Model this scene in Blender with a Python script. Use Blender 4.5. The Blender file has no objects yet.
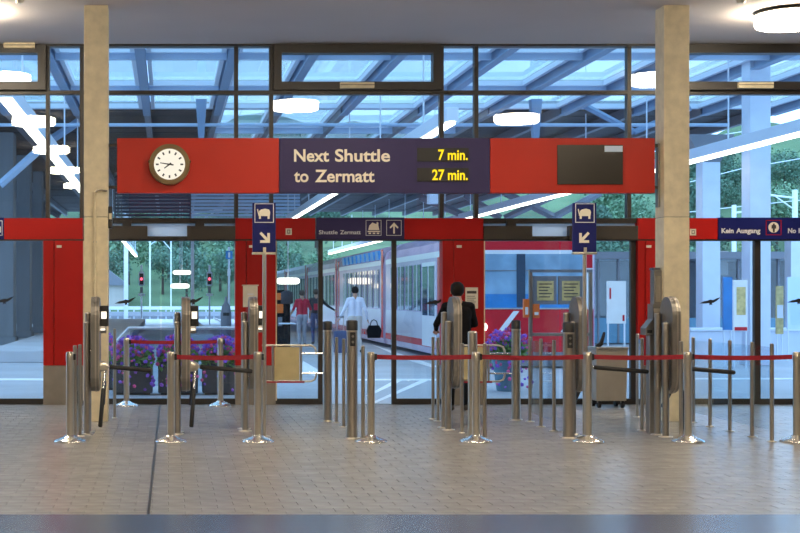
import bpy, bmesh, math, random
from mathutils import Vector, Matrix
import numpy as np
random.seed(7)
PI = math.pi
S = bpy.context.scene
COL = S.collection

# ------------------------------------------------------------------ camera
F = 1400.0                      # focal length in pixels of the 800 px frame
VX, VY, EYE = 168.0, 295.0, 1.55
cam_d = bpy.data.cameras.new('camera')
cam_d.sensor_width = 36.0
cam_d.lens = F / 800 * 36
cam_d.shift_x = (400 - VX) / 800
cam_d.shift_y = (VY - 266.5) / 800
cam_d.clip_end = 2000
cam = bpy.data.objects.new('camera', cam_d)
cam.location = (0, 0, EYE)
cam.rotation_euler = (PI / 2, 0, 0)
COL.objects.link(cam)
S.camera = cam

# ------------------------------------------------------------------ sky, exposure
W = bpy.data.worlds.new('world')
S.world = W
W.use_nodes = True
wn = W.node_tree
wn.nodes.clear()
wo = wn.nodes.new('ShaderNodeOutputWorld')
wb = wn.nodes.new('ShaderNodeBackground')
wt = wn.nodes.new('ShaderNodeTexCoord')
wz = wn.nodes.new('ShaderNodeTexNoise')
wz.inputs['Scale'].default_value = 2.5
wz.inputs['Detail'].default_value = 5
wr = wn.nodes.new('ShaderNodeValToRGB')
wr.color_ramp.elements[0].position = 0.35
wr.color_ramp.elements[0].color = (0.30, 0.55, 0.95, 1)
wr.color_ramp.elements[1].position = 0.7
wr.color_ramp.elements[1].color = (0.52, 0.75, 1.0, 1)
wn.links.new(wt.outputs['Generated'], wz.inputs['Vector'])
wn.links.new(wz.outputs['Fac'], wr.inputs['Fac'])
wn.links.new(wr.outputs['Color'], wb.inputs['Color'])
wb.inputs['Strength'].default_value = 4.0
wn.links.new(wb.outputs['Background'], wo.inputs['Surface'])
S.view_settings.view_transform = 'Standard'
S.view_settings.look = 'None'
S.view_settings.gamma = 1
S.view_settings.use_curve_mapping = False
S.view_settings.exposure = 0.0
S.cycles.transparent_max_bounces = 32
S.cycles.max_bounces = 8
S.cycles.sample_clamp_indirect = 6.0

LAMP_L = 48.0        # radiance of the warm drum lamps
STRIP_L = 7.0        # radiance of the platform strip lights


# ------------------------------------------------------------------ place helpers
def PX(x, Y): return (x - VX) * Y / F
def PZ(y, Y): return EYE + (VY - y) * Y / F
def YB(y): return F * EYE / (y - VY)          # depth of a floor point

YF = 19.91                                    # glass front of the hall
YC = 17.17                                    # concrete columns
CEIL = PZ(45, YF)


# ------------------------------------------------------------------ materials
M = {}
def mat(name, col, rough=0.5, metal=0.0, noise=0.0, nscale=8.0, bump=0.0, emit=None, es=0.0, stretch=None, spec=None, col2=None):
    m = bpy.data.materials.new(name)
    m.use_nodes = True
    nt = m.node_tree
    b = nt.nodes['Principled BSDF']
    b.inputs['Base Color'].default_value = (*col, 1)
    b.inputs['Roughness'].default_value = rough
    b.inputs['Metallic'].default_value = metal
    if spec is not None:
        b.inputs['Specular IOR Level'].default_value = spec
    if emit:
        b.inputs['Emission Color'].default_value = (*emit, 1)
        b.inputs['Emission Strength'].default_value = es
    if noise or bump or col2:
        tc = nt.nodes.new('ShaderNodeTexCoord')
        mp = nt.nodes.new('ShaderNodeMapping')
        if stretch: mp.inputs['Scale'].default_value = stretch
        n = nt.nodes.new('ShaderNodeTexNoise')
        n.inputs['Scale'].default_value = nscale
        n.inputs['Detail'].default_value = 4
        nt.links.new(tc.outputs['Object'], mp.inputs['Vector'])
        nt.links.new(mp.outputs['Vector'], n.inputs['Vector'])
        r = nt.nodes.new('ShaderNodeValToRGB')
        a = tuple(max(0, c * (1 - noise)) for c in col)
        z = col2 if col2 else tuple(min(1, c * (1 + noise)) for c in col)
        r.color_ramp.elements[0].position = 0.3
        r.color_ramp.elements[1].position = 0.7
        r.color_ramp.elements[0].color = (*a, 1)
        r.color_ramp.elements[1].color = (*z, 1)
        nt.links.new(n.outputs['Fac'], r.inputs['Fac'])
        nt.links.new(r.outputs['Color'], b.inputs['Base Color'])
        if bump:
            bp = nt.nodes.new('ShaderNodeBump')
            bp.inputs['Strength'].default_value = bump
            bp.inputs['Distance'].default_value = 0.02
            nt.links.new(n.outputs['Fac'], bp.inputs['Height'])
            nt.links.new(bp.outputs['Normal'], b.inputs['Normal'])
    M[name] = m
    return m

def glass_mat(name, tint, refl=0.0, gcol=(1, 1, 1)):
    m = bpy.data.materials.new(name)
    m.use_nodes = True
    nt = m.node_tree
    nt.nodes.clear()
    o = nt.nodes.new('ShaderNodeOutputMaterial')
    t = nt.nodes.new('ShaderNodeBsdfTransparent')
    t.inputs['Color'].default_value = (*tint, 1)
    g = nt.nodes.new('ShaderNodeBsdfGlossy')
    g.inputs['Roughness'].default_value = 0.0
    g.inputs['Color'].default_value = (*gcol, 1)
    f = nt.nodes.new('ShaderNodeLayerWeight')      # same from both faces (no inner total reflection)
    f.inputs['Blend'].default_value = 0.5
    pw = nt.nodes.new('ShaderNodeMath'); pw.operation = 'POWER'; pw.inputs[1].default_value = 5.0
    ml = nt.nodes.new('ShaderNodeMath'); ml.operation = 'MULTIPLY_ADD'; ml.use_clamp = True
    ml.inputs[1].default_value = 0.7; ml.inputs[2].default_value = 0.04 + refl
    mx = nt.nodes.new('ShaderNodeMixShader')
    nt.links.new(f.outputs['Facing'], pw.inputs[0])
    nt.links.new(pw.outputs[0], ml.inputs[0])
    nt.links.new(ml.outputs[0], mx.inputs['Fac'])
    nt.links.new(t.outputs[0], mx.inputs[1])
    nt.links.new(g.outputs[0], mx.inputs[2])
    nt.links.new(mx.outputs[0], o.inputs['Surface'])
    M[name] = m
    return m

def emis(name, col, s):
    m = bpy.data.materials.new(name)
    m.use_nodes = True
    nt = m.node_tree
    nt.nodes.clear()
    o = nt.nodes.new('ShaderNodeOutputMaterial')
    e = nt.nodes.new('ShaderNodeEmission')
    e.inputs['Color'].default_value = (*col, 1)
    e.inputs['Strength'].default_value = s
    nt.links.new(e.outputs[0], o.inputs['Surface'])
    M[name] = m
    return m

mat('red', (0.40, 0.006, 0.004), 0.5, spec=0.25, noise=0.10, nscale=1.5)
mat('red_board', (0.47, 0.022, 0.010), 0.42, spec=0.3, noise=0.06, nscale=1.2)
mat('navy', (0.040, 0.032, 0.105), 0.42, spec=0.2, noise=0.08, nscale=1.5)
mat('sign_blue', (0.010, 0.014, 0.125), 0.45, spec=0.2, noise=0.06, nscale=3)
mat('cream_print', (0.85, 0.78, 0.66), 0.5)
mat('white_print', (0.75, 0.75, 0.78), 0.5)
mat('frame_dark', (0.028, 0.023, 0.020), 0.42, noise=0.12, nscale=3)
mat('header_dark', (0.045, 0.036, 0.028), 0.45, noise=0.1, nscale=3)
mat('header_white', (0.62, 0.70, 0.80), 0.35)
mat('panel_sky', (0.60, 0.74, 0.95), 0.25)
mat('plinth', (0.23, 0.20, 0.17), 0.6, noise=0.12, nscale=6)
mat('concrete', (0.73, 0.63, 0.45), 0.75, noise=0.10, nscale=9, bump=0.15)
mat('concrete_low', (0.77, 0.66, 0.46), 0.75, noise=0.10, nscale=9, bump=0.15)
mat('ceiling_paint', (0.62, 0.57, 0.56), 0.9, noise=0.04, nscale=0.6)
mat('wall_paint', (0.45, 0.43, 0.42), 0.9, noise=0.06, nscale=0.8)
mat('paver', (0.30, 0.29, 0.28), 0.27, noise=0.12, nscale=5, bump=0.06)
mat('paver_b', (0.285, 0.275, 0.265), 0.27, noise=0.12, nscale=6, bump=0.06)
mat('paver_c', (0.315, 0.305, 0.292), 0.27, noise=0.12, nscale=7, bump=0.06)
mat('joint', (0.13, 0.125, 0.12), 0.7, noise=0.15, nscale=5)
mat('slab_blue', (0.09, 0.12, 0.20), 0.24, noise=0.15, nscale=0.9)
mat('steel', (0.62, 0.56, 0.47), 0.33, 1.0, noise=0.10, nscale=12, stretch=(1, 1, 0.1))
mat('steel_dark', (0.42, 0.375, 0.32), 0.38, 1.0, noise=0.12, nscale=12, stretch=(1, 1, 0.1))
mat('steel_plate', (0.24, 0.225, 0.21), 0.42, 0.7, noise=0.12, nscale=7)
mat('chrome', (0.80, 0.80, 0.80), 0.14, 1.0)
mat('base_steel', (0.80, 0.79, 0.77), 0.24, 1.0, noise=0.05, nscale=10)
mat('black', (0.012, 0.012, 0.013), 0.45)
mat('black_rubber', (0.018, 0.018, 0.02), 0.6)
mat('belt_red', (0.30, 0.004, 0.018), 0.6, noise=0.08, nscale=20)
mat('gate_panel', (0.52, 0.42, 0.22), 0.55, noise=0.10, nscale=6)
mat('paper', (0.72, 0.66, 0.55), 0.7, noise=0.05, nscale=15)
mat('print_dark', (0.06, 0.05, 0.05), 0.7)
mat('clock_ring', (0.17, 0.12, 0.065), 0.30, 0.9)
emis('clock_face', (1.0, 0.93, 0.78), 1.0)
mat('screen_off', (0.030, 0.024, 0.018), 0.25)
emis('led', (1.0, 0.72, 0.02), 1.25)
emis('lamp_warm', (1.0, 0.85, 0.62), LAMP_L)
emis('strip_lit', (1.0, 0.93, 0.80), STRIP_L)
emis('far_lit', (1.0, 0.92, 0.78), 3.0)
emis('reader_lit', (1.0, 0.9, 0.75), 1.6)
emis('signal_red', (1.0, 0.10, 0.16), 3.0)
glass_mat('glass', (0.90, 0.95, 0.98))
glass_mat('glass_barrier', (0.88, 0.94, 0.97))
glass_mat('skylight', (0.70, 0.755, 0.745))
glass_mat('glass_tint', (0.80, 0.88, 0.94), 0.03)
def translucent(name, col):
    m = bpy.data.materials.new(name); m.use_nodes = True
    nt = m.node_tree; nt.nodes.clear()
    o = nt.nodes.new('ShaderNodeOutputMaterial'); t = nt.nodes.new('ShaderNodeBsdfTranslucent'); d = nt.nodes.new('ShaderNodeBsdfDiffuse')
    x = nt.nodes.new('ShaderNodeMixShader'); x.inputs['Fac'].default_value = 0.35
    t.inputs['Color'].default_value = (*col, 1); d.inputs['Color'].default_value = (*col, 1)
    nt.links.new(t.outputs[0], x.inputs[1]); nt.links.new(d.outputs[0], x.inputs[2]); nt.links.new(x.outputs[0], o.inputs['Surface'])
    M[name] = m
translucent('frosted', (0.90, 0.95, 1.0))
# beyond the glass
mat('asphalt', (0.40, 0.41, 0.44), 0.6, noise=0.10, nscale=0.7)
mat('platform_grey', (0.46, 0.47, 0.50), 0.7, noise=0.1, nscale=0.8)
mat('white_paint', (0.82, 0.82, 0.82), 0.6, noise=0.05, nscale=5)
mat('beam', (0.20, 0.29, 0.42), 0.5, noise=0.05, nscale=1)
mat('beam_light', (0.40, 0.51, 0.66), 0.5, noise=0.04, nscale=1)
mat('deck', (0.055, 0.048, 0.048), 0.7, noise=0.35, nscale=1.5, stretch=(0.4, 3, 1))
mat('white_steel', (0.72, 0.78, 0.86), 0.45)
mat('col_paint', (0.62, 0.68, 0.78), 0.55, noise=0.05, nscale=3)
mat('col_conc', (0.17, 0.18, 0.19), 0.75, noise=0.15, nscale=2, stretch=(1, 1, 0.2))
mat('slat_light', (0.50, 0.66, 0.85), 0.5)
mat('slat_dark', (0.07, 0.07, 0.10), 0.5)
mat('train_red', (0.55, 0.015, 0.03), 0.22, noise=0.04, nscale=1)
mat('train_lilac_sheen', (0.52, 0.42, 0.58), 0.18, noise=0.10, nscale=0.8)  # lilac sheen of reflections on the red cars, put into the base colour
mat('train_pale', (0.62, 0.60, 0.68), 0.16, noise=0.06, nscale=0.8)  # pale reflections on the car side put into the colour; glazing bars share it
mat('train_white', (0.78, 0.78, 0.82), 0.2)
mat('train_glass', (0.045, 0.075, 0.12), 0.06)
mat('train_blue', (0.03, 0.22, 0.55), 0.3, noise=0.2, nscale=3)
mat('wind_glass', (0.22, 0.36, 0.50), 0.05, noise=0.3, nscale=1.5)
mat('grass', (0.07, 0.14, 0.06), 0.95, noise=0.5, nscale=0.08, col2=(0.16, 0.26, 0.12))
mat('leaf_a', (0.10, 0.19, 0.125), 0.8, noise=0.4, nscale=1.2)
mat('leaf_b', (0.16, 0.28, 0.16), 0.8, noise=0.4, nscale=1.2)
mat('leaf_c', (0.26, 0.34, 0.13), 0.8, noise=0.4, nscale=1.2)
mat('bark', (0.08, 0.06, 0.045), 0.9, noise=0.3, nscale=5)
mat('foliage', (0.13, 0.30, 0.08), 0.7, noise=0.4, nscale=8)
mat('bloom_purple', (0.26, 0.09, 0.62), 0.6, noise=0.3, nscale=20)
mat('bloom_pink', (0.72, 0.09, 0.28), 0.6, noise=0.3, nscale=20)
mat('planter_dark', (0.060, 0.068, 0.085), 0.6, noise=0.15, nscale=5)
mat('planter_teal', (0.10, 0.25, 0.36), 0.5, noise=0.1, nscale=5)
mat('orange', (0.80, 0.16, 0.02), 0.5)
mat('poster_yellow', (0.62, 0.48, 0.20), 0.6, noise=0.25, nscale=14)
mat('grey_box', (0.17, 0.18, 0.21), 0.5)
mat('cart', (0.36, 0.32, 0.27), 0.5, 0.2, noise=0.08, nscale=4)
mat('road', (0.36, 0.38, 0.42), 0.8, noise=0.1, nscale=0.5)
mat('house', (0.50, 0.46, 0.42), 0.85, noise=0.1, nscale=1)
mat('skin', (0.45, 0.25, 0.17), 0.55)
mat('hair_dark', (0.010, 0.008, 0.007), 0.7, spec=0.2)
mat('hair_brown', (0.05, 0.03, 0.02), 0.6)
mat('shirt_white', (0.62, 0.66, 0.78), 0.85, noise=0.06, nscale=6)
mat('trousers_beige', (0.50, 0.48, 0.46), 0.85, noise=0.08, nscale=6)
mat('cloth_dark', (0.035, 0.035, 0.045), 0.85, noise=0.15, nscale=6)
mat('cloth_black', (0.007, 0.007, 0.009), 0.9, spec=0.15, noise=0.1, nscale=6)
mat('cloth_red', (0.48, 0.02, 0.05), 0.85, noise=0.1, nscale=6)
mat('cloth_blue', (0.07, 0.09, 0.18), 0.85, noise=0.12, nscale=6)
mat('cloth_grey', (0.34, 0.34, 0.38), 0.85, noise=0.1, nscale=6)
mat('shoe', (0.05, 0.045, 0.04), 0.6)


# ------------------------------------------------------------------ mesh builder
class MB:
    def __init__(s): s.v = []; s.f = []; s.sm = []
    def add(s, vs, fs, smooth=False):
        o = len(s.v)
        s.v += [tuple(v) for v in vs]
        s.f += [tuple(i + o for i in f) for f in fs]
        s.sm += [smooth] * len(fs)
        return s
    def box(s, x0, x1, y0, y1, z0, z1, ch=0.0):
        if ch <= 0:
            return s.add([(x0,y0,z0),(x1,y0,z0),(x1,y1,z0),(x0,y1,z0),(x0,y0,z1),(x1,y0,z1),(x1,y1,z1),(x0,y1,z1)],
                  [(0,3,2,1),(4,5,6,7),(0,1,5,4),(1,2,6,5),(2,3,7,6),(3,0,4,7)])
        bm = bmesh.new()
        bmesh.ops.create_cube(bm, size=1)
        for v in bm.verts:
            v.co = Vector(((x0+x1)/2 + v.co.x*(x1-x0), (y0+y1)/2 + v.co.y*(y1-y0), (z0+z1)/2 + v.co.z*(z1-z0)))
        bmesh.ops.bevel(bm, geom=bm.edges[:], offset=ch, segments=2, affect='EDGES', profile=0.5)
        bm.verts.index_update()
        s.add([v.co[:] for v in bm.verts], [[v.index for v in f.verts] for f in bm.faces])
        bm.free()
        return s
    def tube(s, pts, rs, n=12, caps=True, smooth=True):
        pts = [Vector(p) for p in pts]
        if not isinstance(rs, (list, tuple)): rs = [rs] * len(pts)
        vs = []; fs = []
        t0 = (pts[1] - pts[0]).normalized()
        up = Vector((0, 0, 1)) if abs(t0.z) < 0.9 else Vector((0, 1, 0))
        nrm = t0.cross(up).normalized()
        for i, p in enumerate(pts):
            if i == 0: t = pts[1] - pts[0]
            elif i == len(pts) - 1: t = pts[-1] - pts[-2]
            else: t = (pts[i+1] - pts[i]).normalized() + (pts[i] - pts[i-1]).normalized()
            t.normalize()
            nrm = (nrm - t * nrm.dot(t)).normalized()
            b = t.cross(nrm)
            for k in range(n):
                a = 2 * PI * k / n
                vs.append(p + (nrm * math.cos(a) + b * math.sin(a)) * rs[i])
        for i in range(len(pts) - 1):
            for k in range(n):
                k2 = (k + 1) % n
                fs.append((i*n + k, i*n + k2, (i+1)*n + k2, (i+1)*n + k))
        s.add(vs, fs, smooth)
        if caps:
            m = len(pts) - 1
            s.add([vs[k] for k in range(n)], [tuple(reversed(range(n)))])
            s.add([vs[m*n + k] for k in range(n)], [tuple(range(n))])
        return s
    def cyl(s, c, r, z0, z1, n=20, r2=None, smooth=True):
        return s.tube([(c[0], c[1], z0), (c[0], c[1], z1)], [r, r if r2 is None else r2], n, True, smooth)
    def lathe(s, c, prof, n=24, smooth=True):
        vs = []; fs = []
        for r, z in prof:
            for k in range(n):
                a = 2 * PI * k / n
                vs.append((c[0] + r*math.cos(a), c[1] + r*math.sin(a), c[2] + z))
        for i in range(len(prof) - 1):
            for k in range(n):
                k2 = (k + 1) % n
                fs.append((i*n+k, i*n+k2, (i+1)*n+k2, (i+1)*n+k))
        s.add(vs, fs, smooth)
        s.add(vs[:n], [tuple(reversed(range(n)))])
        s.add(vs[-n:], [tuple(range(n))])
        return s
    def prism(s, pts, axis, a0, a1):
        """polygon pts (2D, counter-clockwise) extruded along axis 'x','y' or 'z' from a0 to a1"""
        def P(p, a):
            if axis == 'x': return (a, p[0], p[1])
            if axis == 'y': return (p[0], a, p[1])
            return (p[0], p[1], a)
        n = len(pts)
        vs = [P(p, a0) for p in pts] + [P(p, a1) for p in pts]
        fs = [tuple(range(n)), tuple(reversed(range(n, 2*n)))]
        for i in range(n):
            j = (i + 1) % n
            fs.append((i, i + n, j + n, j))
        s.add(vs, fs)
        return s
    def mesh(s, name, m):
        me = bpy.data.meshes.new(name)
        me.from_pydata(s.v, [], s.f)
        me.polygons.foreach_set('use_smooth', s.sm)
        bm = bmesh.new(); bm.from_mesh(me)
        bmesh.ops.recalc_face_normals(bm, faces=bm.faces[:])
        bm.to_mesh(me); bm.free()
        for x in (m if isinstance(m, (list, tuple)) else [m]): me.materials.append(M[x])
        return me
    def build(s, name, m, parent=None, loc=None):
        o = bpy.data.objects.new(name, s.mesh(name, m))
        COL.objects.link(o)
        if parent: o.parent = parent
        if loc: o.location = loc
        return o

def tag(o, label, cat, group=None):
    o['label'] = label; o['category'] = cat
    if group: o['group'] = group
    return o
def struct(o, label=None, cat=None):
    o['kind'] = 'structure'
    if label: o['label'] = label
    if cat: o['category'] = cat
    return o
def empty(name, loc=(0, 0, 0), rz=0):
    o = bpy.data.objects.new(name, None)
    o.empty_display_size = 0.2
    o.location = loc; o.rotation_euler = (0, 0, rz)
    COL.objects.link(o)
    return o
def thing(name, label, cat, loc=(0, 0, 0), rz=0, group=None):
    return tag(empty(name, loc, rz), label, cat, group)
def copy_tree(o, parent=None):
    c = o.copy(); COL.objects.link(c); c.parent = parent
    for ch in list(o.children): copy_tree(ch, c)
    return c

def text_mesh(name, body, x0, x1, zc, h, y, m, parent=None, bold=0.0, depth=0.004):
    """flat lettering facing -Y; spans x0..x1 and is h tall (capital height)"""
    cu = bpy.data.curves.new(name, 'FONT')
    cu.body = body
    cu.size = 1.0
    cu.offset = bold
    cu.extrude = 0.01
    cu.resolution_u = 4
    to = bpy.data.objects.new(name, cu)
    COL.objects.link(to)
    dg = bpy.context.evaluated_depsgraph_get()
    me = bpy.data.meshes.new_from_object(to.evaluated_get(dg))
    bpy.data.objects.remove(to)
    co = np.array([v.co[:] for v in me.vertices])
    mn, mx = co.min(0), co.max(0)
    caph = 0.70
    sx = (x1 - x0) / (mx[0] - mn[0])
    sz = h / caph
    for v in me.vertices:
        x, yy, z = v.co
        v.co = (x0 + (x - mn[0]) * sx, y - depth if z > 0 else y, zc - h/2 + yy * sz)
    me.materials.clear(); me.materials.append(M[m])
    o = bpy.data.objects.new(name, me)
    COL.objects.link(o)
    if parent: o.parent = parent
    return o

def poly_front(name, polys, y, m, parent=None, depth=0.004):
    mb = MB()
    for p in polys: mb.prism(p, 'y', y - depth, y)
    return mb.build(name, m, parent)

# ================================================================== THE HALL (inside)
# floor: bedding slab, pavers, smooth slab strip, metal joint
fl = MB().box(-9, 17, -14, YF + 0.05, -0.12, -0.005).build('floor', 'joint')
struct(fl)
PW, PD, GAP = 0.24, 0.16, 0.004
Y0 = 2170 / (515 - VY)
pav_me = []
for mname in ('paver', 'paver_b', 'paver_c'):
    a, b, c = (PW - GAP) / 2, (PD - GAP) / 2, 0.003
    mb = MB()
    mb.add([(-a,-b,-0.02),(a,-b,-0.02),(a,b,-0.02),(-a,b,-0.02),(-a,-b,-c),(a,-b,-c),(a,b,-c),(-a,b,-c),
            (-a+c,-b+c,0),(a-c,-b+c,0),(a-c,b-c,0),(-a+c,b-c,0)],
           [(0,1,5,4),(1,2,6,5),(2,3,7,6),(3,0,4,7),(4,5,9,8),(5,6,10,9),(6,7,11,10),(7,4,8,11),(8,9,10,11)])
    pav_me.append(mb.mesh('paver', mname))
rows = int((YF - Y0) / PD)
XJ0 = PX(155, YB(470))            # the metal joint line
single = 0
rest = [MB(), MB(), MB()]
for r in range(rows):
    y = Y0 + PD * (r + 0.5)
    xl, xr = max(-8.8, PX(-320, y)), min(16.8, PX(1180, y))
    off = (r % 2) * PW / 2
    k0, k1 = int(math.floor((xl - off) / PW)), int(math.ceil((xr - off) / PW))
    for k in range(k0, k1 + 1):
        x = off + k * PW
        w = random.choice((0, 0, 0, 1, 1, 2))
        dz = random.uniform(-0.001, 0.001)
        px = VX + x * F / y
        if single < 300 and 0 < px < 800:
            o = bpy.data.objects.new('paver', pav_me[w]); COL.objects.link(o)
            o.location = (x, y, dz); o.parent = fl
            single += 1
        else:
            a, b, c = (PW - GAP) / 2, (PD - GAP) / 2, 0.003
            rest[w].add([(x+u, y+v, dz+q) for u, v, q in ((-a,-b,-c),(a,-b,-c),(a,b,-c),(-a,b,-c),(-a+c,-b+c,0),(a-c,-b+c,0),(a-c,b-c,0),(-a+c,b-c,0))],
                        [(0,1,5,4),(1,2,6,5),(2,3,7,6),(3,0,4,7),(4,5,6,7)])
for w in range(3):
    o = rest[w].build('paving', ('paver', 'paver_b', 'paver_c')[w], fl)
    o['kind'] = 'stuff'
struct(MB().box(-9, 17, Y0 - 3.2, Y0 - 0.004, -0.012, 0.004).build('trim_1', 'slab_blue'), 'smooth blue-grey floor strip across the foreground')
struct(MB().add([(PX(148, Y0)-.011, Y0, .003), (PX(148, Y0)+.011, Y0, .003), (PX(160, YF)+.011, YF-.1, .003), (PX(160, YF)-.011, YF-.1, .003),
                 (PX(148, Y0)-.011, Y0, -.01), (PX(148, Y0)+.011, Y0, -.01), (PX(160, YF)+.011, YF-.1, -.01), (PX(160, YF)-.011, YF-.1, -.01)],
                [(0,1,2,3),(7,6,5,4),(0,4,5,1),(1,5,6,2),(2,6,7,3),(3,7,4,0)]).build('trim_2', 'frame_dark'), 'thin metal expansion joint running through the paving')
struct(MB().box(-9, 17, -14, YF + 0.3, CEIL, CEIL + 0.2).build('ceiling', 'ceiling_paint'))
struct(MB().box(-9.2, -9, -14, YF + 0.3, -0.1, CEIL).build('wall_left', 'wall_paint'))
struct(MB().box(17, 17.2, -14, YF + 0.3, -0.1, CEIL).build('wall_right', 'wall_paint'))
struct(MB().box(-9, 17, -14.2, -14, -0.1, CEIL).build('wall_rear', 'wall_paint'))

# concrete columns
def column(x0, x1, Y, label):
    a, b = PX(x0, Y), PX(x1, Y)
    zj = PZ(217, Y)
    d = b - a
    o = MB().box(a, b, Y, Y + d, 0, zj - 0.003, 0.006).build('concrete_column', 'concrete_low')
    MB().box(a, b, Y, Y + d, zj + 0.003, CEIL, 0.006).build('upper_shaft', 'concrete', o)
    MB().box(a + .006, b - .006, Y + .006, Y + d - .006, zj - 0.02, zj + 0.02).build('joint_core', 'plinth', o)
    return struct(o, label, 'column')
colL = column(84, 108, YC, 'square beige concrete column left of the long red and blue board')
colR = column(664, 689.5, YC, 'square beige concrete column right of the long red and blue board')
# conduit on the left column, intercom box on the right one
t = thing('conduit', 'slim pale conduit running down the left concrete column', 'conduit', (PX(95, YC), YC, 0))
MB().tube([(0, -0.02, 1.2), (0, -0.02, PZ(192, YC))], 0.017, 8).build('pipe', 'concrete_low', t)
MB().tube([(0, -0.02, PZ(193, YC)), (0.03, -0.025, PZ(190.5, YC)), (0.08, -0.025, PZ(190, YC)), (0.15, -0.02, PZ(191, YC))], 0.012, 8).build('elbow', 'steel_dark', t)
MB().box(-0.022, 0.022, -0.03, 0, PZ(243, YC), PZ(241, YC)).build('clip', 'steel', t)
t = thing('speaker_box', 'small dark speaker box on the side of the left concrete column', 'speaker', (PX(108, YC), YC, 0))
MB().box(0, 0.05, 0.06, 0.2, PZ(228, YC), PZ(206, YC), 0.008).build('case', 'frame_dark', t)
MB().box(0.006, 0.045, 0.052, 0.06, PZ(219, YC), PZ(213, YC)).build('grille', 'concrete', t)
YI = YC + 0.12
t = thing('intercom', 'grey steel intercom panel on the side of the right concrete column', 'intercom', (PX(664, YC), YI, 0))
MB().box(-0.1, 0, -0.05, 0.09, PZ(306, YC), PZ(270, YC), 0.008).build('case', 'steel_plate', t)
MB().box(-0.104, 0.0, -0.055, 0.095, PZ(270, YC), PZ(267.5, YC)).build('cap', 'chrome', t)
MB().box(-0.08, -0.02, -0.056, -0.05, PZ(302, YC), PZ(276, YC)).build('face_plate', 'steel', t)

# ------------------------------------------------------------------ drum lamps
def drum_lamp(x, y, label, group=None):
    t = thing('ceiling_lamp', label, 'lamp', (x, y, CEIL), 0, group)
    MB().lathe((0, 0, 0), [(0.30, -0.06), (0.30, 0.0)], 32).build('mount', 'frame_dark', t)
    MB().lathe((0, 0, 0), [(0.30, -0.205), (0.395, -0.20), (0.43, -0.185), (0.435, -0.16), (0.435, -0.06), (0.42, -0.045), (0.30, -0.042)], 40).build('shade', 'lamp_warm', t)
    MB().lathe((0, 0, 0), [(0.445, -0.05), (0.445, -0.03), (0.43, -0.03)], 40).build('rim', 'frame_dark', t)
    return t
drum_lamp(7.80, 17.5, 'white drum lamp on the ceiling right of the right concrete column')
for x, y, lab in ((-2.62, 17.5, 'drum lamp mirrored in the top light at the far left'), (2.30, 14.4, 'drum lamp mirrored just under the middle top light'),
                  (6.80, 12.5, 'drum lamp mirrored in the pane above the right red part of the board'), (-2.66, 12.1, 'topmost of the drum lamps mirrored left of the left concrete column'),
                  (-2.76, 6.7, 'second from the top of the drum lamps mirrored left of the left column'), (-2.85, 1.2, 'third from the top of the drum lamps mirrored left of the left column'),
                  (-2.85, -4.2, 'lowest of the drum lamps mirrored left of the left column')):
    drum_lamp(x, y, lab)
for x, y in ((2.30, 7.5), (6.80, 7.0), (2.3, 3.0), (6.8, 1.5), (2.3, -1.5), (6.8, -4.0)):
    drum_lamp(x, y, 'drum lamp whose mirror image is hidden by the long board', 'drum lamps hidden behind the board')
for px_, lab in ((20, 'small round sensor on the ceiling at the top left'), (741, 'small round sensor on the ceiling between right column and drum lamp')):
    Y = 16.75
    t = thing('smoke_detector', lab, 'detector', (PX(px_, Y), Y, CEIL))
    MB().lathe((0, 0, 0), [(0.03, -0.065), (0.05, -0.05), (0.05, -0.02)], 16).build('head', 'steel', t)
    MB().lathe((0, 0, 0), [(0.065, -0.02), (0.065, 0)], 16).build('base', 'wall_paint', t)

# ------------------------------------------------------------------ glass front
wall = struct(empty('wall_back', (0, YF, 0)), 'dark framed glass front between hall and platforms')
def fx(x): return PX(x, YF)
def fz(y): return PZ(y, YF)
def wbox(name, x0, x1, yt, yb, m, parent, d0=-0.06, d1=0.06, ch=0.0):
    """box on the glass front given by its outline there; child of an object at (0, YF, 0)"""
    return MB().box(fx(x0), fx(x1), d0, d1, fz(yb), fz(yt), ch).build(name, m, parent)
XM = [-190, -120, 48, 82, 236, 271, 441, 475.5, 628, 662, 830, 865, 1020]
wbox('top_rail', -190, 1020, 43, 47, 'frame_dark', wall, -0.08)
for i, x in enumerate(XM):
    wbox('mullion', x - 2, x + 2, 47, 218, 'frame_dark', wall)
for i in range(len(XM) - 1):
    a, b = XM[i] + 2, XM[i+1] - 2
    wbox('transom', a, b, 91, 95, 'frame_dark', wall)
    wbox('glass_pane', a - 0.5, b + 0.5, 95, 219, 'glass', wall, -0.006, 0.006)
    if (XM[i], XM[i+1]) not in ((-120, 48), (271, 441), (662, 830)):
        wbox('glass_pane', a - 0.5, b + 0.5, 47, 91, 'glass', wall, -0.006, 0.006)
nwin = 0
for x0, x1, ax0, ax1, ay0 in ((-118, 46.5, 5, 36, 44.5), (273, 439.5, 338.5, 372.5, 84), (664, 828.5, 733, 768, 84)):
    nwin += 1
    w = struct(empty('window_%d' % nwin, (0, YF, 0)), ('dark framed tilting top light at the far left', 'dark framed tilting top light over the middle of the board', 'dark framed tilting top light right of the right column')[nwin-1])
    wbox('frame', x0, x1, 47, 54.5, 'frame_dark', w, -0.14, 0.05)
    wbox('frame', x0, x1, 83, 91, 'frame_dark', w, -0.14, 0.05)
    wbox('frame', x0, x0 + 8, 54.5, 83, 'frame_dark', w, -0.14, 0.05)
    wbox('frame', x1 - 8, x1, 54.5, 83, 'frame_dark', w, -0.14, 0.05)
    wbox('glass_pane', x0 + 8, x1 - 8, 54.5, 83, 'glass', w, -0.006, 0.006)
    o = wbox('window_actuator', ax0, ax1, ay0, ay0 + 6, 'concrete_low', w, -0.20, -0.14, 0.008)
    wbox('groove', ax0, ax1, ay0 + 2.6, ay0 + 3.2, 'frame_dark', w, -0.203, -0.199)

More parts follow.
